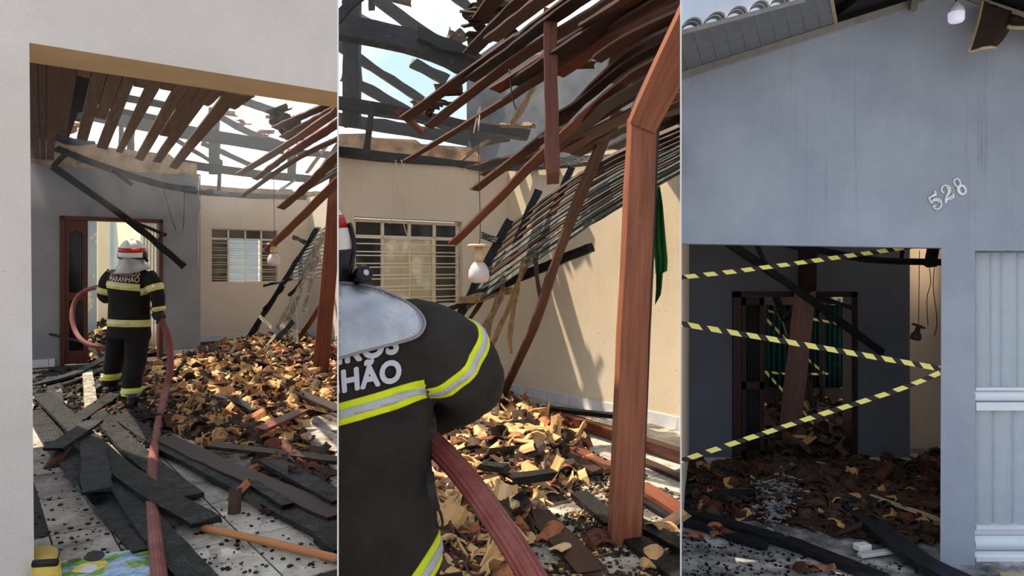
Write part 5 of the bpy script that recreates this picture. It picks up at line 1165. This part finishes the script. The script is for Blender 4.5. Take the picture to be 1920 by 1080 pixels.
mk('trim_bracket', beam_bm(PT([(1715, -14, 5.25), (1711, 19, 5.25)]), .05, .04, V(0, -1, 0), 2), m_trim3, rf)
mk('eaves_edge', beam_bm([near(1245, 1262), near(1506, 1520)], .03, .03, V(0, -1, 0), 3), m_trim3, rf)
mk('soffit_end', beam_bm([near(1557, 1567), P(1568, tv(1568) - 2, YF)], .02, .03, V(0, 0, -1), 2), m_edge, rf)
apx = P(1775, -18, YF); za = apx.z
slope_l = (P(1277, 137, YF).z - za) / (P(1277, 0, YF).x - apx.x); slope_r = (P(1990, 54, YF).z - za) / (P(1990, 0, YF).x - apx.x)
def slab(x0, x1, y0, y1, sl_, dz, th=.08): return prism([V(x0, y0, za + sl_ * (x0 - apx.x) + dz), V(x1, y0, za + sl_ * (x1 - apx.x) + dz), V(x1, y1, za + sl_ * (x1 - apx.x) + dz), V(x0, y1, za + sl_ * (x0 - apx.x) + dz)], ZZ * th)
xs_ = P(1568, 0, YF).x
mk('roof_deck', slab(X3(1277, 4.7), xs_, 4.95, 9.9, slope_l, .13, .02), m_under, rf); mk('roof_deck', slab(xs_, apx.x, 4.0, 9.9, slope_l, .06), m_under, rf); mk('roof_deck', slab(apx.x, 7, 4.0, 6.2, slope_r, .06), m_under, rf); mk('roof_deck', slab(apx.x, 4.1, 6.2, 9.9, slope_r, .06), m_under, rf)
for i, (u, v) in enumerate(((1297, 58), (1341, 44), (1382, 33), (1423, 22), (1462, 10))):
    for rr, dy in ((.072, 0), (.062, .05)):
        bm = bmesh.new(); o_ = near(u, u + 14); o_.y += dy; N_ = 14; rows = []
        for dy2 in (0, .05):
            for r_ in (rr, rr - .008): rows.append([bm.verts.new(o_ + V(math.cos(math.pi * j / N_) * r_, dy2, math.sin(math.pi * j / N_) * r_ + .012 + slope_l * math.cos(math.pi * j / N_) * r_)) for j in range(N_ + 1)])
        for a, b in ((0, 1), (1, 3), (3, 2), (2, 0)):
            for j in range(N_): bm.faces.new((rows[a][j], rows[a][j + 1], rows[b][j + 1], rows[b][j]))
        bmesh.ops.recalc_face_normals(bm, faces=bm.faces[:]); mk('roof_tile', bm, m_tile3, rf, smooth=True)
# bent scorched panels under the right eaves
def sheet(Lp, Rp, bulge, n=10):
    bm = bmesh.new(); rows = []; A = spline(PT(Lp), n); B = spline(PT(Rp), n)
    for i in range(n + 1): rows.append([bm.verts.new(A[i].lerp(B[i], j / n) + V(0, -bulge * math.sin(j / n * 3.14) * (i / n) + .02 * noise.noise(V(i * .5, j * .5, 0)), 0)) for j in range(n + 1)])
    fs = [bm.faces.new((rows[i][j], rows[i][j + 1], rows[i + 1][j + 1], rows[i + 1][j])) for i in range(n) for j in range(n)]
    ed = [A, [v.co.copy() for v in rows[-1]], B]; bmesh.ops.solidify(bm, geom=fs, thickness=.012); return bm, ed
bm, ed = sheet([(1842, 0, 5.2), (1832, 45, 5.1), (1816, 98, 4.95)], [(1898, 22, 5.25), (1890, 60, 5.1), (1868, 90, 4.95)], .06)
t = empty('bent_panel', P(1850, 95, 5), label='scorched brown ceiling panel hanging bent below the right eaves beside the white bulb', cat='panel')
mk('sheet', bm, m_bentpanel, t, smooth=True); mk('edge', tube_bm(ed[0], .013, raw=True, sides=6), m_edge, t); mk('edge', tube_bm(ed[1], .010, raw=True, sides=6, lump=.5), m_edge, t)
bm, ed = sheet([(1896, 25, 5.2), (1888, 50, 5.1)], [(1985, 50, 5.2), (1985, 68, 5.1)], .03)
t = empty('bent_panel', P(1920, 62, 5.1), label='short scorched panel with a pale edge at the right frame edge under the eaves', cat='panel')
mk('sheet', bm, m_bentpanel, t, smooth=True); mk('edge', tube_bm(ed[1], .016, raw=True, sides=8), m_edge, t)
# white lamp bulb at the gable
m_lit = plain('lilac_white_diffuser', (206, 204, 228), .3); m_lit.node_tree.nodes['Principled BSDF'].inputs['Emission Color'].default_value = (.85, .84, 1, 1); m_lit.node_tree.nodes['Principled BSDF'].inputs['Emission Strength'].default_value = .45
p = P(1793, 42, 5.0); t = empty('led_bulb', p, label='white bulb lamp hanging at the top of the blue-grey gable', cat='lamp')
sc5 = 5.0 / F
mk('diffuser', lathe([(0, 0), (11 * sc5, .5 * sc5), (13.5 * sc5, 4 * sc5), (14 * sc5, 18 * sc5), (13 * sc5, 19 * sc5)], p, sides=28), m_lit, t, smooth=True)
mk('housing', lathe([(13.4 * sc5, 17 * sc5), (14 * sc5, 19 * sc5), (12.5 * sc5, 27 * sc5), (7 * sc5, 33 * sc5), (5 * sc5, 36 * sc5), (4 * sc5, 38 * sc5), (0, 38.5 * sc5)], p, sides=28), m_lamp, t, smooth=True)
mk('wire', tube_bm([p + ZZ * 38 * sc5, p + ZZ * 60 * sc5], .006, 2, 6), m_black, t)
# house number
def digit(strokes, label, dot=None):
    t = empty('house_numeral', P(1720 + strokes[0][0][0] / 12, 320 + strokes[0][0][1] / 12, YF), label=label, cat='numeral')
    for s in strokes: mk('stroke', tube_bm(spline([P(1720 + x / 12, 320 + y / 12, YF - .012) for x, y in s], max(24, len(s) * 4)), .0062, raw=True, sides=8), m_num, t)
    return t
digit([[(390, 450), (415, 545), (350, 575), (272, 600), (275, 650), (318, 735)], [(395, 520), (330, 570), (285, 610)], [(318, 735), (360, 660), (430, 628), (510, 665), (540, 750), (510, 835), (435, 868), (375, 835), (370, 800), (410, 790)], [(370, 680), (440, 670), (490, 710)]], 'white numeral 5, first of the tilted house number on the gable wall')
digit([[(600, 490), (560, 480), (540, 430), (565, 360), (640, 330), (715, 365), (738, 440), (715, 510), (655, 590), (632, 650), (640, 730)], [(640, 730), (665, 660), (740, 640), (805, 605), (815, 570), (795, 520)], [(650, 370), (695, 420), (690, 500), (640, 600)], [(650, 680), (690, 620), (780, 570)]], 'white numeral 2, middle of the tilted house number')
lp = lambda cx, cy, a, b, r: [(cx + a * math.cos(i * .5236) * math.cos(r) - b * math.sin(i * .5236) * math.sin(r), cy + a * math.cos(i * .5236) * math.sin(r) + b * math.sin(i * .5236) * math.cos(r)) for i in range(13)]
digit([lp(895, 268, 66, 92, -.35), lp(1000, 432, 92, 108, -.4), lp(1010, 435, 66, 88, -.4)], 'white numeral 8, last of the tilted house number')
# white gate beside the pillar
gt = empty('gate', P(1830, 1057, 5.45), label='white metal gate of upright rounded slats right of the grey pillar', cat='gate'); YG = 5.46
def vslat(u0, u1, v0, v1):
    a, b = P(u0, v0, YG), P(u1, v1, YG); bm = bmesh.new(); n = 14; w_ = b.x - a.x; pts = [V(a.x + w_ * j / n, YG - math.sin(math.pi * j / n) ** .7 * w_ * .26, 0) for j in range(n + 1)]
    lo = [bm.verts.new(V(q.x, q.y, b.z)) for q in pts]; hi = [bm.verts.new(V(q.x, q.y, a.z)) for q in pts]
    fs = [bm.faces.new((lo[j], lo[j + 1], hi[j + 1], hi[j])) for j in range(n)]; bmesh.ops.solidify(bm, geom=fs, thickness=-.004); mk('slat', bm, m_gate, gt)
u = 1826; k = 0
while u < 1985:
    d_ = 31 if k % 2 == 0 else 19; vslat(u, u + d_ - .6, 474, 727); u += d_; k += 1
u = 1824
while u < 1985: vslat(u, u + 36.4, 767, 982); u += 37
def rail(v0, v1, depth, rnd=True, name='rail'):
    a, b = P(1822, v0, YG), P(1990, v1, YG); bm = bmesh.new(); n = 8 if rnd else 2; h_ = a.z - b.z
    pr_ = [V(0, -depth * math.sin(math.pi * j / n) ** .6, b.z + h_ * j / n) for j in range(n + 1)] if rnd else [V(0, -depth, b.z), V(0, -depth, a.z)]
    L0 = [V(a.x, YG + q.y, q.z) for q in pr_] + [V(a.x, YG + .02, a.z), V(a.x, YG + .02, b.z)]
    prism(L0, V(b.x - a.x, 0, 0), bm); mk(name, bm, m_gate, gt)
rail(725, 730, .05, False); rail(731, 752, .045); rail(753, 767, .055, False); rail(981, 988, .055, False); rail(988, 1003, .02); rail(1004, 1031, .05); rail(1032, 1040, .035, False); rail(1040, 1056, .055, False)
bm = bmesh.new(); fbox(bm, 1818, 1990, 471, 1050, YG + .04, .01); mk('backing_sheet', bm, m_gate, gt)
# leaning post and black beams inside
t = empty('leaning_post', P(1475, 832, 9), label='dusty mauve-brown post leaning in the doorway behind the yellow and black tape', cat='post')
beam('shaft', PT([(1511, 535, 7.85), (1478, 832, 9.0)]), (.19, .24), .12, m_mauve, t, nrm=V(.1, -1, 0), seg=8, wob=.01)
beam('top_piece', PT([(1515, 450, 7.4), (1513, 545, 7.7)]), .16, .1, m_doordark, t, nrm=V(.1, -1, 0), seg=4, wob=.01)
t = empty('burnt_roof_frame', P(1650, 660, 7.9), label='burnt black roof bars sagging across the dark inner wall behind the tape', cat='roof frame')
for l, wd in (([(1365, 455, 6.6), (1500, 548, 7.3), (1655, 662, 7.8)], .075), ([(1415, 452, 6.8), (1440, 505, 6.9)], .04), ([(1460, 455, 6.6), (1560, 474, 6.7), (1640, 488, 6.8), (1775, 492, 6.8)], .06), ([(1693, 460, 6.8), (1690, 490, 6.8)], .03), ([(1752, 450, 6.5), (1745, 497, 6.6)], .085), ([(1520, 553, 7.9), (1600, 578, 8.0)], .05), ([(1500, 553, 8.5), (1470, 600, 9), (1450, 555, 9)], .05)):
    beam('bar', PT(l), wd, wd * .7, m_char2, t, seg=10, wob=.012, jag=.02)
beam('burnt_bar', PT([(1500, 668, 10), (1520, 740, 10), (1540, 815, 10)]), .07, .05, m_char, None, seg=6, label='thin black bar slanting down in the back room right of the leaning post', cat='bar')
beam('burnt_bar', PT([(1455, 550, 9.4), (1480, 630, 9.5)]), .06, .05, m_char, None, seg=6, label='thin black bar slanting at the top of the doorway left of the leaning post', cat='bar')
# barrier tapes
def tape(l, wd, label, group=None, tw=0, parent=None):
    mk('barrier_tape', beam_bm(PT(l), wd, .002, V(.05, -1, .1), 24, .004), m_tape, label=label, cat='tape', group=group)
tape([(1240, 524, 5.28), (1400, 506, 5.35), (1560, 484, 5.5), (1715, 462, 5.68)], .033, 'upper yellow and black tape rising to the top of the opening')
tape([(1240, 601, 5.28), (1500, 645, 5.3), (1762, 691, 5.33)], .04, 'middle yellow and black tape sloping down to the pillar')
tape([(1240, 876, 5.28), (1500, 790, 5.3), (1680, 732, 5.32), (1762, 699, 5.33)], .036, 'lower yellow and black tape rising from bottom left to the pillar')
for l, lb in (([(1434, 582, 9.5), (1500, 594, 9.5), (1590, 610, 9.5)], 'narrow tape across the top of the back room doorway'), ([(1436, 598, 9.4), (1480, 642, 9.4)], 'short tape slanting down left of the leaning post in the back room'), ([(1505, 665, 9.6), (1545, 700, 9.6)], 'short tape slanting down right of the leaning post in the back room'), ([(1434, 697, 10.605), (1490, 702, 10.605), (1555, 700, 10.605)], 'tape stretched level before the green curtains'), ([(1436, 698, 10.605), (1470, 735, 10.6)], 'short tape end sagging below the level tape left of the post'), ([(1493, 755, 9.2), (1545, 820, 9.2)], 'tape end trailing down to the dark rubble right of the post')): tape(l, .034, lb)
# lamp dangling before the taupe wall
p = P(1722, 612, 7.6); t = empty('pendant_lamp', p, label='sooted bulb dangling crooked before the taupe wall left of the pillar', cat='lamp')
ax = V(.25, 0, 1).normalized()
mk('ceiling_plate', lathe([(0, .0), (.07, -.002), (.07, .012), (0, .014)], p, axis=V(.4, 0, .9).normalized(), sides=16), m_bulbdark, t); mk('bulb', lathe([(0, -.16), (.045, -.155), (.056, -.13), (.052, -.09), (.03, -.06), (.024, -.02), (.02, 0)], p, axis=ax, sides=18), m_bulbdark, t, smooth=True)
mk('wire', tube_bm([p, P(1723, 560, 7.6), P(1724, 470, 7.6)], .004, 6, 5), m_wiredark, t)
for l, lb in (([(1742, 497, 8.5), (1745, 530, 8.5), (1738, 560, 8.5), (1740, 610, 8.5)], 'loose wire hanging on the taupe wall right of the sooted bulb'), ([(1752, 497, 8.5), (1750, 540, 8.5), (1757, 600, 8.5), (1752, 630, 8.5)], 'loose wire on the taupe wall closest to the pillar')): mk('loose_wire', tube_bm(PT(l), .005, 10, 5), m_wiredark, label=lb, cat='wire')
# ---- rubble
hp3 = [(1250, 876), (1700, 874), (1770, 846), (1765, 1012), (1690, 1022), (1600, 1012), (1500, 990), (1400, 975), (1250, 985)]
h3, s3 = heap(hp3, F3, .14, .5, m_heap3, label='dark ash crumbs under the rubble inside the taped opening')
hp4 = [(1405, 756), (1625, 756), (1625, 880), (1405, 880)]
h4, s4 = heap(hp4, F3, .22, .4, m_heap3, label='dark ash crumbs on the back room floor')
chips(s3, h3, F3, 2200, [m_sooty, m_dk_or, m_tan], (8, 2, .4), 'tile_chips', 'fine dark chips in the rubble inside the taped opening')
scatter_stuff(s3, h3, F3, 800, [m_sooty, m_dk_or, m_tan], (9, 2.2, .5), 'tile_rubble', 'dark rubble of sooted tile bits inside the taped opening', size=(.08, .24))
scatter_stuff(s4, h4, F3, 300, [m_sooty, m_dk_or, m_tan], (8, 1.5, .6), 'tile_rubble', 'dark tile rubble on the back room floor beyond the doorway', size=(.1, .26))
Z3 = (('before the dark door leaf', lambda u, v: u < 1420 and v < 930), ('by the lower left boards', lambda u, v: u < 1420), ('before the doorway sill', lambda u, v: u < 1600 and v < 920), ('around the pale ash patch', lambda u, v: u < 1520), ('by the broad black board', lambda u, v: u < 1640 and v >= 920), ('below the dark wall end', lambda u, v: v < 930), ('next to the pillar', lambda u, v: u > 1700), ('under the brown boards', lambda u, v: True))
for i in range(64):
    u, v = s3(); mt, kk = random.choices(((m_sooty, 'soot-black'), (m_dk_or, 'dark brick-red')), (3, 2))[0]
    me = random.choice(PIECES[:12]); lb = zone_label(kk, me, u, v, Z3, 'in the dark rubble')
    place_piece(u, v, F3, h3, mt, me, tilt=.4, label=lb, group=lb)
def b3(l, z0, z1, wd, t, mt, label, **k): return fboard(l, F3 + z0, F3 + z1, wd, t, mt, label, **k)
for a in (
    ([(1262, 952), (1396, 992), (1490, 1020), (1660, 1088)], .07, .03, .14, .05, m_char2, 'longest black board running out of the opening to the pavement'), ([(1262, 972), (1330, 990), (1400, 1012), (1440, 1022)], .04, .04, .12, .04, m_char2, 'black board lying just in front of the longest one at the left'),
    ([(1262, 944), (1402, 913), (1515, 874)], .10, .12, .17, .04, m_char2, 'black board slanting from the lower left towards the doorway'), ([(1262, 932), (1412, 876)], .14, .14, .14, .04, m_char2, 'black board behind the slanting one, reaching the door leaf'), ([(1262, 908), (1340, 892)], .12, .12, .12, .04, m_char, 'short black board at the foot of the dark inner wall'),
    ([(1330, 930), (1420, 920), (1500, 930)], .16, .16, .12, .04, m_char2, 'curved black board in the middle of the dark rubble'), ([(1584, 936), (1631, 978), (1700, 1032), (1745, 1062), (1830, 1100)], .16, .03, .20, .05, m_char2, 'broad black board sloping out towards the pillar foot'),
    ([(1652, 927), (1762, 950)], .14, .14, .10, .03, m_brown, 'brown board lying left of the pillar in the rubble'), ([(1636, 931), (1758, 973)], .16, .12, .035, .03, m_edge, 'thin pale-edged lath left of the pillar'), ([(1656, 985), (1760, 997)], .09, .09, .09, .03, m_darkbrown, 'dark brown board low down left of the pillar'),
    ([(1480, 975), (1640, 985)], .08, .08, .06, .03, m_darkbrown, 'narrow dark board across the front of the rubble'), ([(1425, 872), (1700, 870)], .05, .05, .06, .05, m_mauve, 'door sill board across the foot of the doorway'), ([(1600, 955), (1660, 935)], .14, .14, .16, .04, m_char2, 'wide black board at the right centre of the rubble')): b3(*a)
def lump(u, v, sx, sy, sz, mat, label, name, cat):
    bm = bmesh.new(); abox(bm, G3(u, v) + ZZ * (sz / 2 + .02), sx, sy, sz, V(.96, .28, 0), V(-.28, .96, 0), V(.05, .1, 1).normalized()); bmesh.ops.bevel(bm, geom=bm.edges[:], offset=.006, segments=1, affect='EDGES'); mk(name, bm, mat, label=label, cat=cat)
lump(1617, 1036, .12, .08, .05, m_white, 'broken white plaster block on the pavement edge before the rubble', 'plaster_block', 'block'); lump(1718, 912, .11, .08, .09, plain('grey_block', (150, 140, 128), .8), 'grey square block in the rubble left of the pillar', 'plaster_block', 'block'); lump(1660, 1043, .5, .06, .03, m_skirt, 'pale skirting strip lying on the pavement edge', 'skirting_strip', 'strip')
for i, (u, v, lb) in enumerate(((1345, 1004, 'lying before the longest black board, left one of a pair'), (1372, 1010, 'lying before the longest black board, right one of a pair'), (1300, 1012, 'lying at the far left of the pavement'), (1510, 1073, 'at the bottom edge, left of two'), (1546, 1076, 'at the bottom edge, right of two'), (1660, 1005, 'behind the pale skirting strip'), (1690, 1000, 'left of the broad black board end'), (1715, 1055, 'touching the broad black board by the pillar'))):
    o = inst('broken_roof_tile', PIECES[8 + i], Matrix.Translation(G3(u, v) + ZZ * .04) @ Matrix.Rotation(i * 1.1, 4, 'Z') @ Matrix.Rotation(.25, 4, 'X'), cat='roof tile', label=('brick-red' if i % 2 else 'orange') + ' tile shard ' + lb); o.material_slots[0].link = 'OBJECT'; o.material_slots[0].material = m_dk_or if i % 2 else m_orange
bm = bmesh.new()
for i in range(420):
    u, v = random.gauss(1455, 18), random.gauss(960, 16); p = G3(u, v); p.z = F3 + h3(p.x, p.y) + U(.05, .11); s = U(.006, .026); abox(bm, p, s * 2, s, s * .6, *[Matrix.Rotation(U(0, 6), 3, 'Z') @ Matrix.Rotation(U(-.6, .6), 3, 'X') @ e for e in (V(1, 0, 0), V(0, 1, 0), V(0, 0, 1))])
mk('white_ash', bm, plain('white_ash', (128, 130, 134), .9, var=.3), kind='stuff', label='pale ash patch in the middle of the dark rubble', cat='ash')
crumbs([(1280, 1000), (1420, 1020), (1600, 1050), (1750, 1060), (1750, 1080), (1280, 1080)], F3, 300, m_char, 'charcoal_crumbs', 'charcoal crumbs on the grey pavement before the opening', (.004, .014))
mk('metal_tube', tube_bm([G3(1874, 1077, .02), G3(1990, 1083, .02)], .018, 2, 10), m_edge, label='pale tube lying on the pavement at the foot of the gate', cat='tube')

# ------------------------------------------------------------------ thin smoke still hanging under the burnt roofs
BAY = 0
def smoke(name, lo, hi, dens, label, planes):
    bm = bmesh.new(); abox(bm, (lo + hi) / 2, *(hi - lo)); clip(bm, planes)
    m = bpy.data.materials.new(name); m.use_nodes = True; t = m.node_tree; t.nodes.clear()
    o = t.nodes.new('ShaderNodeOutputMaterial'); v = t.nodes.new('ShaderNodeVolumeScatter'); v.inputs['Density'].default_value = dens; v.inputs['Anisotropy'].default_value = .35; v.inputs['Color'].default_value = (.92, .95, 1, 1)
    t.links.new(v.outputs[0], o.inputs['Volume'])
    return mk(name, bm, m, doclip=False, kind='stuff', label=label, cat='smoke')
p1_, n1_ = seam(SEAM1); p2_, n2_ = seam(SEAM2)
smoke('smoke', V(-7.5, 7, 2.3), V(-2, 14.5, 5.2), .022, 'thin bluish smoke under the burnt rafters above the grey wall', [(p1_, n1_)])
smoke('smoke', V(-2.2, 6.2, 2.4), V(2.2, 9.6, 5), .018, 'thin bluish smoke among the charred beams above the barred window', [(p1_, -n1_), (p2_, n2_)])
